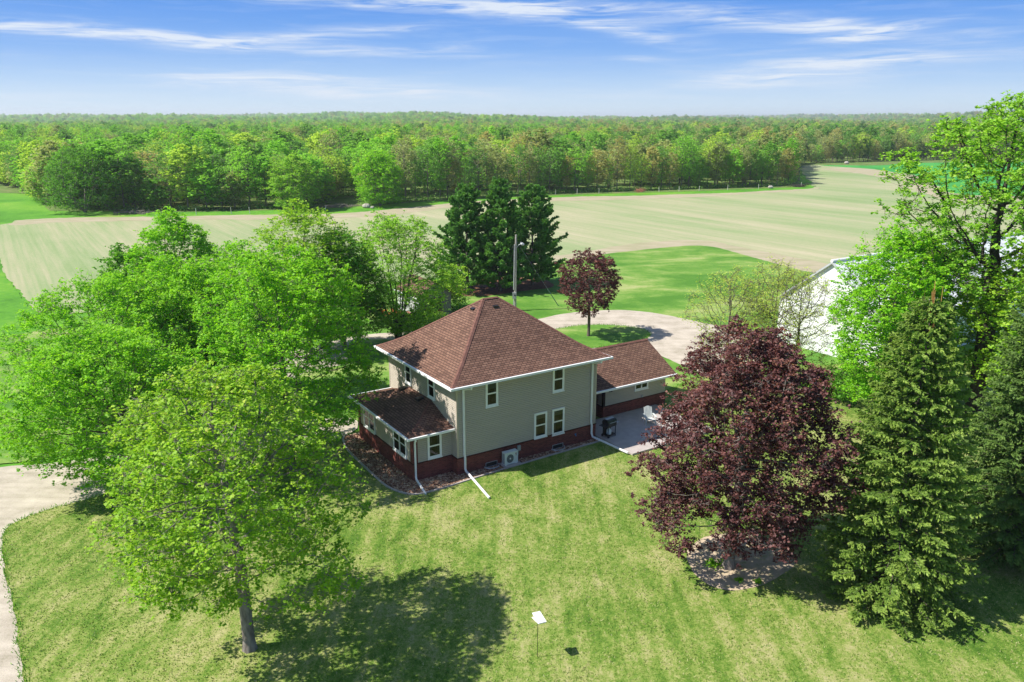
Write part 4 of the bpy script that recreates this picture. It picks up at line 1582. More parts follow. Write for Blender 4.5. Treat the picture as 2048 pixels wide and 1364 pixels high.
def limb_mesh(name, P, par, rad, material, nsides=6, rmin=0.0, extra=None):
    n = len(P)
    D = np.zeros((n, 3))
    ok = par >= 0
    D[ok] = P[ok] - P[par[ok]]
    D[~ok] = (0, 0, 1)
    D /= np.linalg.norm(D, axis=1, keepdims=True) + 1e-9
    ref = np.tile(np.array([1., .13, 0]), (n, 1))
    a = ref - D * (ref * D).sum(1, keepdims=True)
    bad = np.linalg.norm(a, axis=1) < .3
    if bad.any():
        rf = np.tile(np.array([0, 1., .1]), (n, 1))
        a2 = rf - D * (rf * D).sum(1, keepdims=True)
        a[bad] = a2[bad]
    a /= np.linalg.norm(a, axis=1, keepdims=True)
    c = np.cross(D, a)
    V, Fc = [], []
    base = 0
    idx = np.where(ok & (rad >= rmin))[0]
    for (lo, hi, k) in ((.045, 9, nsides), (.018, .045, 4), (0, .018, 3)):
        ii = idx[(rad[idx] >= lo) & (rad[idx] < hi)]
        if len(ii) == 0: continue
        ang = 2 * np.pi * np.arange(k) / k
        ca, sa = np.cos(ang), np.sin(ang)
        pp = par[ii]
        rp = np.minimum(rad[pp], rad[ii] * 1.35)
        r0 = P[pp][:, None] + (a[ii][:, None] * ca[None, :, None] + c[ii][:, None] * sa[None, :, None]) * rp[:, None, None]
        r1 = P[ii][:, None] + (a[ii][:, None] * ca[None, :, None] + c[ii][:, None] * sa[None, :, None]) * rad[ii][:, None, None]
        vv = np.concatenate([r0, r1], 1).reshape(-1, 3)
        V.append(vv)
        m_ = len(ii)
        b0 = base + np.arange(m_)[:, None] * 2 * k
        kk = np.arange(k)
        f = np.stack([b0 + kk, b0 + (kk + 1) % k, b0 + k + (kk + 1) % k, b0 + k + kk], 2).reshape(-1, 4)
        Fc.append(f)
        base += len(vv)
    if extra is not None:
        V.append(extra.reshape(-1, 3))
        ne = extra.shape[0]
        Fc.append(base + np.arange(ne * 4).reshape(-1, 4))
    V = np.concatenate(V)
    Fc = np.concatenate(Fc)
    me = bpy.data.meshes.new(name)
    me.vertices.add(len(V))
    me.vertices.foreach_set('co', V.astype(np.float32).ravel())
    me.loops.add(Fc.size)
    me.loops.foreach_set('vertex_index', Fc.astype(np.int32).ravel())
    me.polygons.add(len(Fc))
    me.polygons.foreach_set('loop_start', np.arange(0, Fc.size, 4, dtype=np.int32))
    me.polygons.foreach_set('loop_total', np.full(len(Fc), 4, dtype=np.int32))
    me.polygons.foreach_set('use_smooth', np.ones(len(Fc), dtype=bool))
    me.materials.append(material)
    me.update(calc_edges=True)
    me.validate()
    return me


def ribbons(rng, p0, p1, w):
    d = p1 - p0
    s = np.cross(d, rng.normal(size=d.shape))
    s /= np.linalg.norm(s, axis=1, keepdims=True) + 1e-9
    w = np.asarray(w).reshape(-1, 1) if hasattr(w, '__len__') else w
    return np.stack([p0 - s * w, p0 + s * w, p1 + s * w * .5, p1 - s * w * .5], 1)


def leaf_quads(rng, C, size, upb=.45, asp=.8, droop=0.0):
    """diamond leaves at centres C; normals biased up"""
    n = len(C)
    nr = rng.normal(size=(n, 3))
    nr /= np.linalg.norm(nr, axis=1, keepdims=True)
    nr[:, 2] = np.abs(nr[:, 2]) + upb
    nr /= np.linalg.norm(nr, axis=1, keepdims=True)
    t = rng.normal(size=(n, 3))
    t[:, 2] -= droop
    t -= nr * (t * nr).sum(1, keepdims=True)
    t /= np.linalg.norm(t, axis=1, keepdims=True) + 1e-9
    s = np.cross(nr, t)
    L = (size * rng.uniform(.65, 1.25, n))[:, None]
    fold = nr * L * .14
    return np.stack([C - t * L * .5, C + s * L * .5 * asp + t * L * .06 + fold, C + t * L * .5, C - s * L * .5 * asp + t * L * .06 + fold], 1)


PROF = {
    'round': lambda t: np.sqrt(np.clip(1 - (2 * t - .84) ** 2 / 1.42, .02, 1)) * np.clip(t * 5 + .45, 0, 1),
    'maple': lambda t: np.where(t < .38, .74 + .26 * (t / .38) ** .7, np.sqrt(np.clip(1 - ((t - .38) / .63) ** 2.1, .0, 1))),
    'oval': lambda t: np.sqrt(np.clip(1 - (2 * t - 1) ** 2, .04, 1)),
    'vase': lambda t: np.where(t < .6, .35 + .65 * (t / .6) ** .9, np.sqrt(np.clip(1 - ((t - .6) / .41) ** 2, .0, 1))),
    'tall': lambda t: np.where(t < .55, .45 + .55 * (t / .55), np.sqrt(np.clip(1 - ((t - .55) / .46) ** 2, .0, 1))),
}


def make_tree(seed, H, cb, Rc, prof='round', nA=900, step=.35, kill=.55, trunk_r=.2, tip=.008, leaf=.13, nleaf=40000, spread=.28,
              leafmat='leaf_green', bark='bark', up=.15, lobes=.16, dlim=3, stems=1, lean=(0, 0), trunk_frac=.5, squash=1.0, shell=.42,
              upb=.8, gaps=.25, twigs=True, droop=0.0, nsides=7, hollow=False):
    rng = np.random.default_rng(seed)
    n = int(nA * 1.9)
    t = rng.uniform(0, 1, n) ** .85
    th = rng.uniform(0, 2 * np.pi, n)
    ph = rng.uniform(0, 6.28, 6)
    lob = 1 + lobes * (np.sin(2 * th + ph[0] + 3 * t) * .5 + np.sin(3 * th + ph[1] - 4 * t) * .6 + np.sin(5 * th + ph[2] + 7 * t) * .45 + np.sin(9 * th + 11 * t + ph[3]) * .25)
    rr = rng.uniform(0, 1, n) ** shell * Rc * PROF[prof](t) * lob
    A = np.stack([rr * np.cos(th) + lean[0] * t, rr * np.sin(th) * squash + lean[1] * t, cb + (H - cb) * t * (1 + .05 * np.sin(4 * th + ph[4]))], 1)
    # knock out soft cells so that the crown has gaps and clumps
    fr = 2.2 / Rc * 2.0
    g = np.sin(A[:, 0] * fr * 1.3 + ph[0]) * np.sin(A[:, 1] * fr * 1.1 + ph[1]) * np.sin(A[:, 2] * fr * 1.4 + ph[2]) + rng.normal(0, .18, n)
    A = A[np.argsort(-g)][:int(n * (1 - gaps))]
    A = A[rng.permutation(len(A))][:nA]
    # trunk(s)
    nodes, pars = [], []
    top = cb + (H - cb) * trunk_frac
    if stems == 1:
        k = max(3, int(top / step))
        for i in range(k + 1):
            s = i / k
            nodes.append((lean[0] * s * .3 + math.sin(s * 3 + ph[5]) * .05 * Rc * s * .6, lean[1] * s * .3 + math.cos(s * 2.5 + ph[5]) * .04 * Rc * s, top * s))
            pars.append(i - 1)
    else:
        nodes.append((0, 0, 0))
        pars.append(-1)
        for q in range(stems):
            aa = 2 * math.pi * q / stems + rng.uniform(-.3, .3)
            pr = 0
            k = max(3, int(top / step))
            ro = Rc * rng.uniform(.22, .48)
            for i in range(1, k + 1):
                s = i / k
                nodes.append((math.cos(aa) * (.12 + ro * s ** 1.1), math.sin(aa) * (.12 + ro * s ** 1.1), top * s))
                pars.append(pr)
                pr = len(nodes) - 1
    start = [i for i in range(len(nodes))]
    P, par = colonize(rng, nodes, pars, A, step, kill, up)
    rad, depth, nch = skeleton_radii(par, tip, trunk_r)
    # root flare
    low = P[:, 2] < .7
    rad = np.where(low & (rad > trunk_r * .5), rad * (1 + .35 * (1 - P[:, 2] / .7) ** 2), rad)
    # leaves
    outer = np.where((depth <= dlim) & (P[:, 2] > cb * .8))[0]
    if len(outer) == 0: outer = np.arange(len(P))
    wgt = np.where(depth[outer] == 0, 1.6, 1.0)
    cw = rng.uniform(.25, 1.5, len(outer))
    pick = rng.choice(outer, nleaf, p=wgt * cw / (wgt * cw).sum())
    # each outer node owns a few leaf tufts on short twigs
    K = 6
    tuft = P[:, None] + rng.normal(0, spread, (len(P), K, 3)) * np.array([1, 1, .8])
    tk = rng.integers(0, K, nleaf)
    C = tuft[pick, tk] + rng.normal(0, spread * .38, (nleaf, 3)) * np.array([1, 1, .5])
    crnd = rng.uniform(0, 1, (len(P), K))
    hgt = np.clip((C[:, 2] - cb) / (H - cb), 0, 1)
    rn = np.clip(.42 * crnd[pick, tk] + .45 * rng.uniform(0, 1, nleaf) + .13 * hgt, 0, 1)
    Q = leaf_quads(rng, C, leaf, upb, .8, droop)
    cm = quad_mesh('crown', Q, M[leafmat], rn)
    ex = None
    if twigs:
        oo = np.repeat(outer, K)
        kk = np.tile(np.arange(K), len(outer))
        ex = ribbons(rng, P[oo], tuft[oo, kk], tip * .8)
    tm = limb_mesh('trunk', P, par, rad, M[bark], nsides, 0, ex)
    return tm, cm


def place_tree(name, px, py, args, label, group=None, z=.06, rz=0, cat='tree'):
    x, y = G(px, py, z)
    root = empty(name, (x, y, z), rz, label, cat, group)
    tm, cm = make_tree(**args)
    link('trunk', tm, root)
    link('crown', cm, root)
    return root


import os
QUICK = bool(os.environ.get('SCENE_QUICK'))
place_tree('maple_tree', 500, 1298, dict(seed=11, H=11.0, cb=3.0, Rc=4.5, prof='maple', nA=2600, step=.26, kill=.33, trunk_r=.23, tip=.008, leaf=0.14,
           nleaf=38000, spread=0.22, leafmat='leaf_front', bark='bark_grey', up=.10, trunk_frac=.55, lean=(-.9, .4), gaps=0.36, shell=.45, droop=.3, lobes=0.22),
           'yellow green maple with a bare grey trunk, nearest tree on the lawn', 'maples left of the farmhouse')
place_tree('maple_tree', 292, 972, dict(seed=12, H=9.0, cb=1.2, Rc=5.6, prof='maple', nA=2600, step=0.28, kill=0.36, trunk_r=.26, leaf=0.15, nleaf=64000,
           spread=0.26, leafmat='leaf_green', up=0.28, trunk_frac=.4, gaps=0.27, shell=.42, lean=(-1.2, -1.5), lobes=0.26),
           'wide bright green maple whose low branches hang over the gravel drive at left', 'maples left of the farmhouse')
place_tree('maple_tree', 255, 850, dict(seed=13, H=9.9, cb=1.6, Rc=5.6, prof='maple', nA=2000, step=0.3, kill=0.4, trunk_r=.24, leaf=0.16, nleaf=46000,
           spread=0.28, leafmat='leaf_green', trunk_frac=.3, gaps=0.27, lobes=0.26, up=0.28),
           'bright green maple with fanned limbs, second behind the tree overhanging the drive', 'maples left of the farmhouse')
place_tree('maple_tree', 375, 800, dict(seed=14, H=10.2, cb=1.6, Rc=4.6, prof='round', nA=1500, step=0.3, kill=0.42, trunk_r=.2, leaf=0.17, nleaf=34000,
           spread=0.28, leafmat='leaf_green', gaps=0.27, lobes=0.26, up=0.28),
           'bright green maple in the middle of the cluster left of the house', 'maples left of the farmhouse')
place_tree('maple_tree', 500, 800, dict(seed=15, H=11.2, cb=1.8, Rc=4.4, prof='oval', nA=1500, step=0.3, kill=0.42, trunk_r=.2, leaf=0.17, nleaf=34000,
           spread=0.28, leafmat='leaf_green', gaps=0.27, lobes=0.26, up=0.28),
           'tall green maple left of the double-trunked maple near the porch', 'maples left of the farmhouse')
place_tree('maple_tree', 583, 938, dict(seed=16, H=12.6, cb=1.8, Rc=4.8, prof='round', nA=2400, step=0.28, kill=0.36, trunk_r=.25, leaf=0.15, nleaf=60000,
           spread=0.25, leafmat='leaf_green', gaps=0.27, up=0.28, lean=(.2, 0), lobes=0.26),
           'tall oval green maple nearest the porch, its branches reaching the porch roof', 'maples left of the farmhouse')
place_tree('maple_tree', 622, 705, dict(seed=17, H=12.6, cb=1.5, Rc=4.2, prof='oval', nA=1300, step=0.34, kill=0.48, trunk_r=.2, leaf=0.19, nleaf=26000,
           spread=0.3, leafmat='leaf_ygreen', gaps=.2, up=.3, lobes=0.24),
           'tall lime green maple standing behind the others, topping the cluster', 'maples left of the farmhouse')
place_tree('maple_tree', 690, 700, dict(seed=18, H=10.2, cb=.8, Rc=3.7, prof='oval', nA=1100, step=0.34, kill=0.48, trunk_r=.18, leaf=0.19, nleaf=24000,
           spread=0.3, leafmat='leaf_mid', gaps=.2),
           'darker green maple just left of the multi-stemmed pear-shaped tree', 'maples left of the farmhouse')
place_tree('maple_tree', 368, 660, dict(seed=19, H=11.2, cb=1.5, Rc=3.9, prof='oval', nA=1100, step=0.36, kill=0.5, trunk_r=.18, leaf=0.21, nleaf=26000,
           spread=0.32, leafmat='leaf_green', gaps=.2),
           'green maple at the back of the cluster, rising above it against the field', 'maples left of the farmhouse')
place_tree('maple_tree', 272, 660, dict(seed=20, H=8.0, cb=1.2, Rc=2.8, prof='oval', nA=500, step=.42, kill=.6, trunk_r=.14, leaf=.26, nleaf=9000,
           spread=.36, leafmat='leaf_mid', gaps=.2),
           'small dark green maple at the back left edge of the cluster', 'maples left of the farmhouse')
place_tree('pear_tree', 798, 686, dict(seed=21, H=11.4, cb=0.9, Rc=4.7, prof='oval', nA=1400, step=.36, kill=.5, trunk_r=.30, tip=.009, leaf=0.17, nleaf=36000,
           spread=.28, leafmat='leaf_pear', bark='bark_dark', stems=8, trunk_frac=.55, up=.5, gaps=.2, shell=.30),
           'vase shaped tree with many dark stems and thin fresh leaves left of the house roof')
place_tree('burgundy_maple', 1457, 1135, dict(seed=22, H=10.9, cb=1.6, Rc=3.85, prof='maple', nA=2600, step=0.26, kill=0.33, trunk_r=.24, tip=.008, leaf=0.125,
           nleaf=88000, spread=0.22, leafmat='leaf_red', bark='bark_grey', gaps=.2, shell=.42, up=.1, lean=(.6, .3), droop=.3, upb=0.55, lobes=0.22),
           'large burgundy leaved maple in a bare soil ring on the front lawn', 'burgundy maples')
place_tree('burgundy_maple', 1177, 672, dict(seed=23, H=8.0, cb=2.0, Rc=2.95, prof='oval', nA=900, step=0.24, kill=0.34, trunk_r=.14, tip=.008, leaf=0.15,
           nleaf=20000, spread=0.18, leafmat='leaf_red', bark='bark', gaps=.22, shell=.4, up=.2, upb=.35),
           'small burgundy leaved maple on the grass island inside the gravel loop', 'burgundy maples')
for (px, py, H, Rc, sd_, lab) in ((1450, 775, 8.8, 3.6, 24, 'thinly leafed young tree nearest the gravel, left of its two fellows'),
                                  (1535, 775, 9.6, 3.4, 25, 'thinly leafed young tree directly behind the top of the large burgundy maple'),
                                  (1585, 770, 8.6, 4.0, 26, 'thinly leafed young tree standing out against the white barn wall')):
    place_tree('young_tree', px, py, dict(seed=sd_, H=H, cb=1.4, Rc=Rc, prof='tall', nA=900, step=.26, kill=.38, trunk_r=.13, tip=.010, leaf=.11,
               nleaf=7000, spread=.26, leafmat='leaf_bud', bark='bark', up=.4, gaps=.1, shell=.5), lab, 'thinly leafed young trees')
place_tree('maple_tree', 1760, 850, dict(seed=27, H=13.0, cb=1.2, Rc=3.9, prof='oval', nA=1800, step=0.32, kill=0.45, trunk_r=.22, leaf=0.17, nleaf=44000,
           spread=.3, leafmat='leaf_green', gaps=.24),
           'dense green maple in front of the white barn, left of the tallest tree')
place_tree('oak_tree', 1940, 850, dict(seed=28, H=20.8, cb=8.6, Rc=6.3, prof='round', nA=1500, step=0.45, kill=0.68, trunk_r=0.52, tip=0.017, leaf=0.2, nleaf=34000,
           spread=0.33, leafmat='leaf_pear', bark='bark_dark', gaps=0.32, shell=0.5, up=0.15, lobes=.3, trunk_frac=0.22, lean=(-.2, 0), dlim=4),
           'tallest tree on the right, its heavy dark limbs reaching above the horizon')
place_tree('oak_tree', 2080, 900, dict(seed=29, H=13.5, cb=3, Rc=5.0, prof='round', nA=1500, step=0.36, kill=0.5, trunk_r=.3, tip=.012, leaf=0.2, nleaf=40000,
           spread=.36, leafmat='leaf_ygreen', bark='bark_dark', gaps=.3, lobes=.25),
           'yellow green tree cut by the right edge of the picture')
place_tree('maple_tree', 1850, 800, dict(seed=30, H=11.5, cb=1.0, Rc=4.0, prof='round', nA=1500, step=0.36, kill=0.48, trunk_r=.2, leaf=0.2, nleaf=36000,
           spread=.34, leafmat='leaf_ygreen', gaps=.22),
           'bright green maple filling the gap under the tallest tree')


# shrubs -------------------------------------------------------------
def shrub(name, px, py, H, Rr, lm, n, leaf, label, seed, bark='bark', group=None, stems=6):
    x, y = G(px, py, .06)
    root = empty(name, (x, y, .06), 0, label, 'shrub', group)
    tm, cm = make_tree(seed, H, .1 * H, Rr, 'round', 160, .16 * H / 1.5, .22 * H / 1.5, .05, .006, leaf, n, .13 * H, lm, bark, .4, .2, 4, stems, trunk_frac=.5)
    link('stems', tm, root)
    link('foliage', cm, root)
    return root


shrub('bare_shrub', 865, 655, 4.2, 2.3, 'leaf_pear', 500, .12, 'leafless twiggy grey shrub in front of the small shed', 40, 'bark_dark', None, 12)
shrub('shrub', 905, 618, 4.4, 1.7, 'leaf_ygreen', 5200, .2, 'upright yellow green shrub to the right of the small shed', 41)
shrub('shrub', 830, 672, 1.9, 2.3, 'leaf_mid', 4200, .16, 'low spreading green shrub at the foot of the vase shaped tree', 42)
shrub('shrub', 880, 652, 1.2, 1.6, 'leaf_pear', 2200, .14, 'low green shrub in the flower bed beside the house roof edge', 43)
shrub('shrub', 1640, 790, 1.6, 1.8, 'leaf_pear', 2600, .17, 'light green undergrowth between the burgundy maple and the barn', 44)
shrub('shrub', 1700, 800, 2.4, 2.2, 'leaf_mid', 3600, .18, 'green undergrowth bush at the foot of the dense maple by the barn', 45)
for i, (px, py, sc, lab) in enumerate(((764, 634, 1.0, 'orange flowering plant at the left end of the row behind the tree stems'), (776, 637, .8, 'dark red flowering plant second from the left behind the tree stems'),
                                       (788, 637, 1.3, 'brightest red flowering plant behind the tree stems'), (800, 637, 1.1, 'orange and pink flowering plant right of the brightest red one'),
                                       (816, 636, .9, 'pale orange flowering plant at the right end of the row'), (880, 634, .9, 'orange and yellow flowers close to the roof edge'),
                                       (897, 627, .8, 'red flowers furthest right, nearest the pines'))):
    x, y = G(px, py, .06)
    root = empty('flowering_plant', (x, y, .06), 0, lab, 'flowers', 'flowering plants behind the house')
    rg = np.random.default_rng(60 + i)
    n = 160
    C = rg.normal(0, .26 * sc, (n, 3)) * [1, 1, .5] + [0, 0, .28 * sc]
    C[:, 2] = np.abs(C[:, 2])
    link('foliage', quad_mesh('foliage', leaf_quads(rg, C, .16, .4), M['leaf_mid'], rg.uniform(0, 1, n)), root)
    n = int(70 * sc)
    C = rg.normal(0, .20 * sc, (n, 3)) * [1, 1, .55] + [0, 0, .62 * sc]
    link('blossom', quad_mesh('blossom', leaf_quads(rg, C, .15, .8), M['petal'], np.clip(rg.normal(.1 + .13 * i % 1.0, .2, n), 0, 1)), root)
for i, (px, py) in enumerate(((1427, 1130), (1478, 1162), (1517, 1166))):
    x, y = G(px, py, .08)
    rg = np.random.default_rng(80 + i)
    n = 130 if i == 0 else 50
    s_ = .17 if i == 0 else .09
    C = rg.normal(0, s_, (n, 3)) * [1, 1, .3]
    C[:, 2] = np.abs(C[:, 2]) + .05
    o = link('hosta_plant', quad_mesh('hosta_plant', leaf_quads(rg, C, .15, .6), M['leaf_green'], rg.uniform(0, 1, n)), None, (x, y, .08))
    tag(o, ('bright green clump of leaves just left of the burgundy maple trunk', 'small pale leaf clump below the burgundy maple trunk',
            'dark leaf clump at the edge of the soil ring, right of the trunk')[i], 'plant', 'plants in the soil ring')


# conifers -----------------------------------------------------------
def conifer(seed, H, Rb, kind='spruce', nneed=1.0, matl='needle', whorl=.34, nb=9):
    rg = np.random.default_rng(seed)
    S0, S1, SW, RN = [], [], [], []     # needle shoots
    L0, L1, LW = [], [], []             # limbs
    z = .25 if kind == 'spruce' else .5
    while z < H - .25:
        t = z / H
        if kind == 'spruce':
            Rr = Rb * (1 - t) ** .55 * (1.0 if t > .12 else .82 + 1.5 * t)
        else:
            Rr = Rb * max(.05, 1 - t) ** .62 * (.88 if t < .12 else 1)
        k = max(4, int(nb * (.6 + .4 * (1 - t))))
        for q in range(k):
            az_ = 2 * np.pi * (q + rg.uniform(-.35, .35)) / k + z * 2.4
            L = Rr * rg.uniform(.74, 1.12)
            if kind == 'pine': L = Rr * rg.uniform(.5, 1.3)
            if L < .12: continue
            ns = max(3, int(L / .22))
            s = np.linspace(0, 1, ns + 1)
            if kind == 'spruce':
                sag = -.30 * (1 - t) ** .6 * s * L + .16 * L * s ** 2.2 * 1.1 + (0.30 * t) * s * L
            else:
                sag = (.12 + .55 * t) * L * s + .16 * L * s ** 2
            wob = rg.normal(0, .03 * L) * s
            dx, dy = np.cos(az_), np.sin(az_)
            bx = dx * s * L - dy * wob
            by = dy * s * L + dx * wob
            B = np.stack([bx, by, z + sag], 1)
            L0.append(B[:-1]); L1.append(B[1:]); LW.append(np.linspace(.03 * (1 - t) + .008, .004, ns))
            hue = rg.uniform(0, 1)
            # side twigs, herringbone, lying roughly in the branch plane and drooping
            m_ = max(4, int(L / (.085 if kind == 'spruce' else .15)))
            ss = rg.uniform(.22 if L > 1 else .02, 1.0, m_) if kind == 'spruce' else rg.uniform(.35, 1.0, m_)
            ii = np.clip((ss * ns).astype(int), 0, ns - 1)
            fr_ = ss * ns - ii
            base = B[ii] * (1 - fr_)[:, None] + B[ii + 1] * fr_[:, None]
            side = rg.choice([-1, 1], m_)
            tl = (.16 + .62 * (1 - ss) ** .8 * min(1.0, L / 2.2)) * rg.uniform(.7, 1.2, m_)
            tl = np.minimum(tl, L * .55 + .1)
            fwd = rg.uniform(.55, .95, m_)
            tx = dx * fwd - dy * side * .75
            ty = dy * fwd + dx * side * .75
            tz = rg.uniform(-.38, -.02, m_) if kind == 'spruce' else rg.uniform(.05, .8, m_)
            T = np.stack([tx, ty, tz], 1)
            T /= np.linalg.norm(T, axis=1, keepdims=True)
            # shoots along each twig
            per = 8 if kind == 'spruce' else 8
            for j in range(per):
                f = (j + rg.uniform(0, 1, m_)) / per
                p = base + T * (tl * f)[:, None]
                dd = T + rg.normal(0, .38 if kind == 'spruce' else .75, T.shape)
                dd[:, 2] += (-.12 if kind == 'spruce' else .45)
                dd /= np.linalg.norm(dd, axis=1, keepdims=True)
                ln_ = rg.uniform(.10, .20, m_) if kind == 'spruce' else rg.uniform(.22, .42, m_)
                S0.append(p); S1.append(p + dd * ln_[:, None])
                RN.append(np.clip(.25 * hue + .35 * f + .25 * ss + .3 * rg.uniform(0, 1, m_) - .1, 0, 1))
        z += whorl * rg.uniform(.75, 1.25) * (1 - .35 * t)
    # leader
    L0.append(np.array([[0, 0, 0.0], [0, 0, H * .5]])); L1.append(np.array([[0, 0, H * .5], [0, 0, H]])); LW.append(np.array([.16, .06]))
    S0, S1, RN = np.concatenate(S0), np.concatenate(S1), np.concatenate(RN)
    n = len(S0)
    d = S1 - S0
    u_ = np.cross(d, rg.normal(size=d.shape)); u_ /= np.linalg.norm(u_, axis=1, keepdims=True) + 1e-9
    v_ = np.cross(d, u_); v_ /= np.linalg.norm(v_, axis=1, keepdims=True) + 1e-9
    w = (.036 if kind == 'spruce' else .095)
    mid = (S0 + S1) * .5
    qa = np.stack([S0, mid + u_ * w, S1, mid - u_ * w], 1)
    qb = np.stack([S0, mid + v_ * w, S1, mid - v_ * w], 1)
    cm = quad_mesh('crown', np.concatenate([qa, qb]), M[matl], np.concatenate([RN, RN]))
    R0, R1, RW = np.concatenate(L0), np.concatenate(L1), np.concatenate(LW)
    ex = np.concatenate([ribbons(rg, R0, R1, RW), ribbons(rg, R0, R1, RW)])
    tp = np.array([[0, 0, 0], [0, 0, H * .3], [0, 0, H * .65], [0, 0, H * .97]])
    tm = limb_mesh('trunk', tp, np.array([-1, 0, 1, 2]), np.array([.20, .15, .09, .02]) * H / 12, M['bark'], 8, 0, ex)
    return tm, cm, n


def place_conifer(name, px, py, label, group, z=.06, cones=False, **kw):
    x, y = G(px, py, z)
    root = empty(name, (x, y, z), 0, label, 'tree', group)
    tm, cm, n = conifer(**kw)
    link('trunk', tm, root)
    link('crown', cm, root)
    if cones:
        rg = np.random.default_rng(3)
        H = kw['H']
        n = 46
        a = rg.uniform(0, 6.28, n)
        zz = H - rg.uniform(-.1, 1.5, n) ** 1.2
        rr = (H - zz) * .25 * rg.uniform(.2, 1.0, n) + .02
        p = np.stack([rr * np.cos(a), rr * np.sin(a), zz], 1)
        p[:3] = [[0, 0, H - .05], [.32, 0, H - .25], [-.30, .1, H - .28]]
        q = p + np.stack([rg.normal(0, .04, n), rg.normal(0, .04, n), rg.uniform(.2, .4, n)], 1)
        q[:3, 2] = p[:3, 2] + .62
        link('cone_tips', quad_mesh('cone_tips', np.concatenate([ribbons(rg, p, q, .022), ribbons(rg, p, q, .022)]), M['cone_tip'], rg.uniform(0, 1, 2 * n)), root)
    return root


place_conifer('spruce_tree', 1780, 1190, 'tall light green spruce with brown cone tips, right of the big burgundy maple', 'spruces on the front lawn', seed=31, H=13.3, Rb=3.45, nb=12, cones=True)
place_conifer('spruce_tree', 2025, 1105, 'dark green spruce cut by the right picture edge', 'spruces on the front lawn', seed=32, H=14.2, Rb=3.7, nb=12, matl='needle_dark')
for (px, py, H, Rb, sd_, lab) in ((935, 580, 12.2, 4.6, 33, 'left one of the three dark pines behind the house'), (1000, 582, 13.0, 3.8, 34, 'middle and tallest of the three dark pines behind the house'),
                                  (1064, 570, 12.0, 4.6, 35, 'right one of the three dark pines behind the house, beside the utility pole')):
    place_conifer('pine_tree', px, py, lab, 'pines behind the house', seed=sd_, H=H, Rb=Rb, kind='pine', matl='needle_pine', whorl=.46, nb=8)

# ------------------------------------------------------------------ the wood beyond the field
KINDS = list(WOODK)
variants = {}
shapes = [('round', 14.5, 1.8, 4.8, 1), ('tall', 15.5, 2.8, 3.8, 1), ('oval', 13.0, 1.5, 4.2, 1), ('round', 11.5, 1.0, 4.4, 4)]
base_mesh = []
for i, (pf_, H, cb, Rc, st) in enumerate(shapes):
    for j in range(2):
        dense = 4200 if j == 0 else 2400
        tm, cm = make_tree(100 + i * 5 + j, H, cb, Rc, pf_, 330, .7, .9, .18, .022, .50 if j == 0 else .42, dense, .50, 'wood_mid_green', 'bark_wood', .35, .22, 2, st,
                           trunk_frac=.6, gaps=.2, upb=.7, nsides=4, twigs=(j == 1), shell=.45)
        base_mesh.append((tm, cm, H))
for kd in KINDS:
    for q, (tm, cm, H) in enumerate(base_mesh):
        c2 = cm.copy()
        c2.materials.clear()
        c2.materials.append(M['wood_' + kd])
        variants[(kd, q)] = (tm, c2, H)

rng = random.Random(77)
from mathutils.geometry import intersect_point_tri_2d


def inside(p, poly):
    x, y = p
    c = False
    j = len(poly) - 1
    for i in range(len(poly)):
        xi, yi = poly[i]
        xj, yj = poly[j]
        if (yi > y) != (yj > y) and x < (xj - xi) * (y - yi) / (yj - yi) + xi: c = not c
        j = i
    return c


# wood edge: front line in pixels (tree bases)
front = [(-260, 366), (0, 368), (70, 384), (105, 408), (150, 417), (250, 420), (400, 419), (560, 415), (632, 408), (665, 392), (720, 390), (745, 410), (820, 402), (900, 396), (1000, 391), (1100, 386), (1250, 381), (1400, 376), (1500, 373), (1575, 369),
         (1580, 352), (1590, 327), (1700, 324), (1850, 320), (2000, 313), (2200, 312), (2500, 318)]
fr_xy = [G(*p) for p in front]
zone = fr_xy + [(600, 900), (300, 1200), (-400, 1100), (-500, 300)]
cands = []
# rows following the front edge first
acc = 0
for a, c_ in zip(fr_xy, fr_xy[1:]):
    L = math.hypot(c_[0] - a[0], c_[1] - a[1])
    d = (c_[0] - a[0], c_[1] - a[1])
    t = acc
    while t < L:
        k = t / L
        cands.append((a[0] + d[0] * k, a[1] + d[1] * k, 0))
        t += rng.uniform(2.4, 4.2)
    acc = t - L
pts = []
cell = {}


def free(x, y, dmin):
    ix, iy = int(x // 6), int(y // 6)
    for i in (-1, 0, 1):
        for j in (-1, 0, 1):
            for (a, c_) in cell.get((ix + i, iy + j), ()):
                if (a - x) ** 2 + (c_ - y) ** 2 < dmin * dmin: return False
    return True


def put(x, y):
    cell.setdefault((int(x // 6), int(y // 6)), []).append((x, y))


for (x, y, _) in cands:
    if free(x, y, 2.2):
        put(x, y)
        pts.append((x, y, 0))
for _ in range(26000):
    x, y = rng.uniform(-330, 420), rng.uniform(160, 620)
    if abs(x) > y * .70 + 12: continue
    if not inside((x, y), zone): continue
    if not free(x, y, 5.2): continue
    put(x, y)
    pts.append((x, y, 1))
pts.sort(key=lambda p: math.hypot(p[0], p[1]))


def kind_for(x, y, rng):
    """broad colour drifts through the wood, as the photograph has them"""
    a = math.degrees(math.atan2(x, y))
    n1 = math.sin(x * .031 + 1.3) + math.sin(y * .027 + x * .011)
    r = rng.random()
    if a < -8:
        w = dict(bright_green=.40, mid_green=.25, yellow_green=.18, olive_grey=.10, dark_green=.05, tan_bud=.02)
    elif a < 8:
        w = dict(bright_green=.26, mid_green=.28, yellow_green=.14, olive_grey=.22, dark_green=.05, tan_bud=.05)
    else:
        w = dict(bright_green=.12, mid_green=.26, yellow_green=.12, olive_grey=.24, dark_green=.16, tan_bud=.06)
    if y > 330 and a > 4:
        w['tan_bud'] += .10
        w['dark_green'] += .12
    tot = sum(w.values())
    for k, v in w.items():
        r -= v / tot
        if r <= 0: return k
    return 'mid_green'


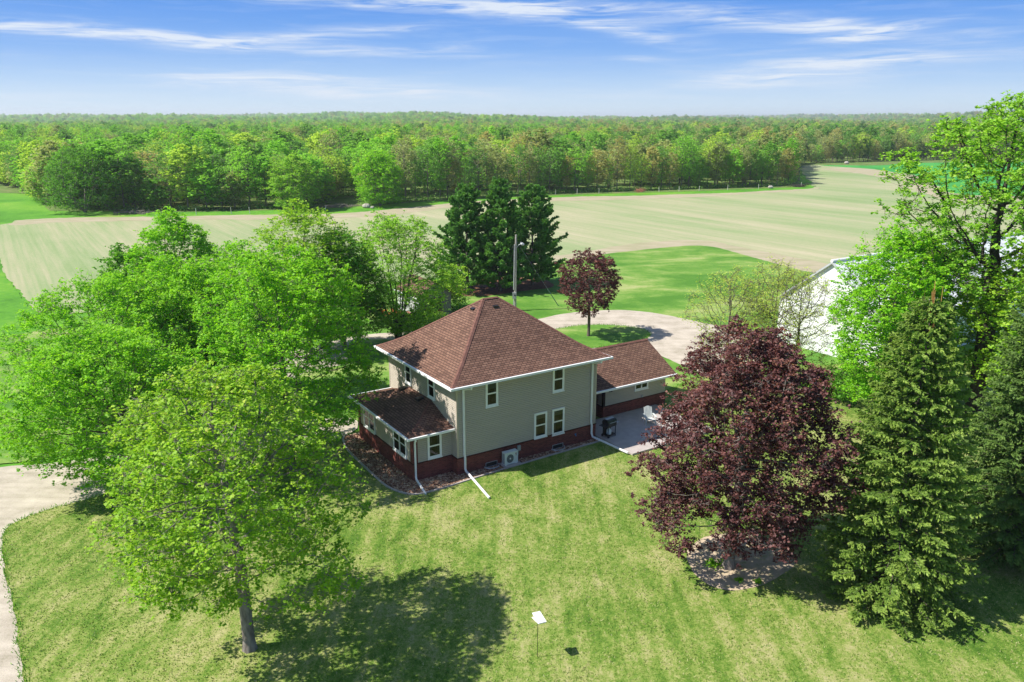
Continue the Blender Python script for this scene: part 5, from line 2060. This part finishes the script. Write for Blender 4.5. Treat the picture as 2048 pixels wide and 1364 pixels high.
def side_word(x, y):
    px = 1024 + F * math.cos(PITCH) * x / y
    for lim, w in ((60, 'at the left picture edge'), (280, 'behind the broad corner tree'), (430, 'left of the wood centre'), (560, 'above the maple cluster'), (660, 'near the brush pile'), (760, 'near the pale boulder'),
                   (900, 'above the vase shaped tree'), (1030, 'above the pines'), (1150, 'right of the pines'), (1290, 'near the rust brown heap'), (1420, 'right of the rust brown heap'),
                   (1560, 'near the wood tip'), (1700, 'beyond the wood tip'), (1850, 'beyond the green crop')):
        if px < lim: return w
    return 'behind the tallest tree'


HAB = ['rounded', 'round open', 'tall', 'tall open', 'oval', 'oval open', 'forked', 'forked open']
NIND = 290
wood_rest = []
for i, (x, y, row) in enumerate(pts):
    kd = kind_for(x, y, rng)
    q = rng.randrange(8)
    slim = row == 0 and math.degrees(math.atan2(x, y)) > -12
    if slim and rng.random() < .8:
        q = rng.choice([2, 3, 3, 5])
        if rng.random() < .6: kd = rng.choice(['olive_grey', 'mid_green', 'tan_bud', 'bright_green'])
    tm, cm, H = variants[(kd, q)]
    s = rng.uniform(.66, 1.18) * (.86 if math.degrees(math.atan2(x, y)) > 3 else .92)
    if row == 0: s *= .90
    if i < NIND:
        root = empty('woodland_tree', (x, y, .02), rng.uniform(0, 6.28),
                     '%s %s tree %s, %s' % (WOODK[kd][0], HAB[q], 'on the wood edge' if row == 0 else 'inside the wood', side_word(x, y)),
                     'tree', 'trees of the wood beyond the field')
        k_ = .72 if slim else 1.0
        root.scale = (s * k_ * rng.uniform(1.1, 1.4), s * k_ * rng.uniform(1.1, 1.4), s * (1.08 if slim else 1))
        link('trunk', tm, root)
        link('crown', cm, root)
    else:
        wood_rest.append((x, y, 0, rng.uniform(0, 6.28), s, KINDS.index(kd) * 8 + q))
# edge brush: thin saplings in front of the wood edge, and the big spreading tree at left
for (px, py, H, Rc, sd_, lab, lm) in ((170, 424, 14.0, 8.2, 201, 'broad low spreading green tree at the left corner of the wood beyond the field', 'leaf_mid'),
                                      (590, 420, 11.5, 5.6, 202, 'rounded grey green tree left of the brush pile at the wood edge', 'leaf_pear'),
                                      (760, 412, 12.0, 6.0, 203, 'leaning fresh green tree right of the brush pile at the wood edge', 'leaf_green')):
    place_tree('edge_tree', px, py, dict(seed=sd_, H=H, cb=.8, Rc=Rc, prof='maple', nA=600, step=.6, kill=.8, trunk_r=.3, tip=.02, leaf=.32, nleaf=18000,
               spread=.55, leafmat=lm, bark='bark_wood', gaps=.25, twigs=True, stems=3, trunk_frac=.3), lab)


# everything farther: one mass of instanced trees on the rolling ground
def forest(name, rows, label):
    n = len(rows)
    A = np.array(rows, dtype=float)
    me = bpy.data.meshes.new(name)
    me.vertices.add(n)
    me.vertices.foreach_set('co', A[:, :3].astype(np.float32).ravel())
    for nm, ty, dat in (('rz', 'FLOAT', A[:, 3]), ('sc', 'FLOAT', A[:, 4]), ('idx', 'INT', A[:, 5].astype(np.int32))):
        at = me.attributes.new(nm, ty, 'POINT')
        at.data.foreach_set('value', dat if ty == 'INT' else dat.astype(np.float32))
    o = link(name, me)
    tag(o, label, 'wood', None, 'stuff')
    ng = bpy.data.node_groups.new(name + '_nodes', 'GeometryNodeTree')
    ng.interface.new_socket('Geometry', in_out='INPUT', socket_type='NodeSocketGeometry')
    ng.interface.new_socket('Geometry', in_out='OUTPUT', socket_type='NodeSocketGeometry')
    gi = ng.nodes.new('NodeGroupInput')
    go = ng.nodes.new('NodeGroupOutput')
    m2p = ng.nodes.new('GeometryNodeMeshToPoints')
    iop = ng.nodes.new('GeometryNodeInstanceOnPoints')
    ci = ng.nodes.new('GeometryNodeCollectionInfo')
    ci.inputs['Collection'].default_value = VCOL
    ci.inputs['Separate Children'].default_value = True
    ci.inputs['Reset Children'].default_value = True
    iop.inputs['Pick Instance'].default_value = True

    def attr(nm, ty):
        a = ng.nodes.new('GeometryNodeInputNamedAttribute')
        a.data_type = ty
        a.inputs['Name'].default_value = nm
        return a.outputs[0]
    cr = ng.nodes.new('ShaderNodeCombineXYZ')
    ng.links.new(attr('rz', 'FLOAT'), cr.inputs[2])
    ng.links.new(gi.outputs[0], m2p.inputs[0])
    ng.links.new(m2p.outputs[0], iop.inputs['Points'])
    ng.links.new(ci.outputs[0], iop.inputs['Instance'])
    ng.links.new(attr('idx', 'INT'), iop.inputs['Instance Index'])
    ng.links.new(cr.outputs[0], iop.inputs['Rotation'])
    ng.links.new(attr('sc', 'FLOAT'), iop.inputs['Scale'])
    ng.links.new(iop.outputs[0], go.inputs[0])
    md = o.modifiers.new('scatter', 'NODES')
    md.node_group = ng
    return o


VCOL = bpy.data.collections.new('wood_variants')
for a_, kd in enumerate(KINDS):
    for q in range(8):
        tm, cm, H = variants[(kd, q)]
        # crown and trunk in one mesh for the distance
        me = bpy.data.meshes.new('far_tree')
        nv1, nv2 = len(cm.vertices), len(tm.vertices)
        co = np.zeros((nv1 + nv2) * 3, dtype=np.float32)
        t1 = np.zeros(nv1 * 3, dtype=np.float32); cm.vertices.foreach_get('co', t1)
        t2 = np.zeros(nv2 * 3, dtype=np.float32); tm.vertices.foreach_get('co', t2)
        l1 = np.zeros(len(cm.loops), dtype=np.int32); cm.loops.foreach_get('vertex_index', l1)
        l2 = np.zeros(len(tm.loops), dtype=np.int32); tm.loops.foreach_get('vertex_index', l2)
        nf1, nf2 = len(l1) // 4, len(l2) // 4
        me.vertices.add(nv1 + nv2)
        me.vertices.foreach_set('co', np.concatenate([t1, t2]))
        me.loops.add(len(l1) + len(l2))
        me.loops.foreach_set('vertex_index', np.concatenate([l1, l2 + nv1]))
        me.polygons.add(nf1 + nf2)
        me.polygons.foreach_set('loop_start', np.arange(0, (nf1 + nf2) * 4, 4, dtype=np.int32))
        me.polygons.foreach_set('loop_total', np.full(nf1 + nf2, 4, dtype=np.int32))
        me.polygons.foreach_set('material_index', np.concatenate([np.zeros(nf1, np.int32), np.ones(nf2, np.int32)]))
        me.materials.append(M['wood_' + kd])
        me.materials.append(M['bark_wood'])
        me.update(calc_edges=True)
        rv = np.zeros(nf1, dtype=np.float32)
        cm.attributes['rnd'].data.foreach_get('value', rv)
        at = me.attributes.new('rnd', 'FLOAT', 'FACE')
        at.data.foreach_set('value', np.concatenate([rv, np.zeros(nf2, np.float32)]))
        o = bpy.data.objects.new('v%02d' % (a_ * 8 + q), me)
        VCOL.objects.link(o)

lake_poly = [G(*p) for p in [(1825, 292), (1950, 297), (2100, 295), (2340, 288), (2250, 274), (1950, 277), (1840, 282)]]
far_rows = list(wood_rest)
rg = random.Random(5)
for (r0, r1, sp, sc) in ((620, 1000, 8.5, 1.0), (1000, 1600, 12, 1.15), (1600, 2600, 20, 1.5), (2600, 4200, 30, 2.0), (4200, 6500, 46, 2.4)):
    r_ = r0
    while r_ < r1:
        a = -.66
        while a < .66:
            rr, aa = r_ + rg.uniform(-.5, .5) * sp, a + rg.uniform(-.5, .5) * sp / r_
            x, y = rr * math.sin(aa), rr * math.cos(aa)
            a += sp / r_
            if inside((x, y), lake_poly): continue
            if r0 < 700 and inside((x, y), zone) and y < 620: continue
            patch = math.sin(x * .009 + 2) * math.sin(y * .006 + x * .002)
            if rr > 900 and patch > .78 and rg.random() < .9: continue
            kd = kind_for(x, y, rg)
            far_rows.append((x, y, float(hills(x, y)) - .3 - 13.5 * (sc - 1), rg.uniform(0, 6.28), sc * rg.uniform(.75, 1.1), KINDS.index(kd) * 8 + rg.randrange(8)))
        r_ += sp
forest('far_woodland', far_rows, 'unbroken woodland rolling away to the horizon beyond the nearer trees')

# low scrub along the wood edge (stuff) -----------------------------------------
rgn = np.random.default_rng(9)
C = []
for a, c_ in zip(fr_xy[2:20], fr_xy[3:21]):
    L = math.hypot(c_[0] - a[0], c_[1] - a[1])
    n = int(L * 26)
    k = rgn.uniform(0, 1, n)
    clump = np.sin(k * L * .9 + a[0]) * .5 + .5
    px = a[0] + (c_[0] - a[0]) * k + rgn.normal(0, 1.2, n)
    py = a[1] + (c_[1] - a[1]) * k + rgn.normal(0, 1.4, n) - 1
    C.append(np.stack([px, py, np.abs(rgn.normal(0, .28 + .8 * clump, n)) + .05], 1))
C = np.concatenate(C)
o = link('edge_scrub', quad_mesh('edge_scrub', leaf_quads(rgn, C, .42, .3), M['wood_mid_green'], rgn.uniform(0, 1, len(C))))
tag(o, 'low scrub and tall grass along the foot of the wood edge', 'scrub', None, 'stuff')

# brush piles, rocks, posts along the wood edge
rng = random.Random(8)
for (px, py, w, lab) in ((672, 415, 7.5, 'long pile of grey brushwood in the gap at the wood edge'), (1598, 374, 5.5, 'pile of dark brushwood at the tip of the wood'),
                         (265, 428, 6.0, 'fallen grey branches under the broad tree at the left of the wood'), (1278, 384, 1.6, 'small rust brown heap of brush at the field edge')):
    x, y = G(px, py)
    m_ = MB()
    for k in range(int(40 + w * 14)):
        cx, cy = rng.gauss(0, w * .33), rng.gauss(0, .9)
        a = rng.uniform(-.6, .6) + (0 if rng.random() < .7 else 1.5)
        L = rng.uniform(.5, 1.8)
        zz = abs(rng.gauss(0, .35))
        dz = rng.uniform(-.2, .5)
        m_.tube([(cx, cy, zz), (cx + L * math.cos(a), cy + L * math.sin(a), zz + dz)], [.06, .02], 4)
    o = m_.build('brush_pile', simple('rusty_brush', (.33, .15, .09), .9, .1, .3) if w < 2 else (M['bark_dark'] if px > 1500 else M['bark_wood']), None, (x, y, .03))
    tag(o, lab, 'brush pile')
for (px, py, r_, lab) in ((733, 416, .95, 'pale boulder beside the brush pile gap at the wood edge'), (745, 417, .5, 'small dark boulder touching the pale boulder'),
                          (1541, 377, .8, 'whitish boulder at the field edge near the tip of the wood'), (1693, 328, 1.1, 'pale stone lying on the far green crop')):
    x, y = G(px, py)
    m_ = MB()
    m_.ball((0, 0, r_ * .45), (r_, r_ * .8, r_ * .62), 10, 7, .1, rng)
    o = m_.build('boulder', M['rock'], None, (x, y, .04))
    tag(o, lab, 'rock', 'field boulders')
proto = None
posts = [(393, 430), (463, 428), (500, 427), (650, 423), (1111, 389), (1154, 388), (1198, 387), (1318, 384), (1358, 383), (1398, 382), (1455, 380), (1517, 378), (1602, 374)]
names_ = ['leftmost fence post', 'second fence post from the left', 'third fence post from the left', 'leaning pale fence post by the brush pile', 'first fence post right of the pines', 'second fence post right of the pines', 'third fence post right of the pines',
          'fence post right of the rust brown heap', 'second fence post right of the rust brown heap', 'third fence post right of the rust brown heap', 'fourth fence post right of the rust brown heap',
          'last fence post before the whitish boulder', 'fence post at the tip of the wood']
for i, (px, py) in enumerate(posts):
    x, y = G(px, py)
    if proto is None:
        m_ = MB()
        m_.tube([(0, 0, -.2), (.02, 0, 1.45)], [.075, .065], 7)
        proto = m_.mesh('fence_post', simple('pale_post', (.55, .53, .47), .9, .1, .2))
    o = link('fence_post', proto, None, (x, y, .03))
    o.rotation_euler = (rng.uniform(-.06, .06), (.5 if i == 3 else rng.uniform(-.08, .08)), rng.uniform(0, 3))
    tag(o, names_[i] + ' along the field edge', 'fence post', 'fence posts along the field edge')

# lakeside house far off
x, y = G(1795, 279)
lh = empty('lake_house', (x, y, float(hills(x, y))), .4, 'tiny pale house among the trees by the distant lake', 'house')
m_ = MB()
m_.box(-9, 9, -5, 5, 0, 5)
m_.build('wall', M['white'], lh)
m_ = MB()
for sg in (-1, 1):
    q = [(-9.6, sg * 5.6, 4.8), (9.6, sg * 5.6, 4.8), (9.6, 0, 8.2), (-9.6, 0, 8.2)]
    m_.poly(q if sg < 0 else q[::-1])
m_.build('roof', M['grey'], lh)

# ------------------------------------------------------------------ haze
m, nb, out = mat('air_haze')
pv = nb.new('ShaderNodeVolumePrincipled')
pv.inputs['Color'].default_value = (.93, .97, 1.0, 1)
pv.inputs['Density'].default_value = .00015
pv.inputs['Anisotropy'].default_value = .2
nb.ln(pv.outputs[0], out.inputs['Volume'])
m_ = MB()
m_.box(-9000, 9000, -9000, 9000, -1.2, 60)
hz = m_.build('haze', m)
tag(hz, 'thin pale haze in the air, thickening towards the horizon', 'haze', None, 'stuff')
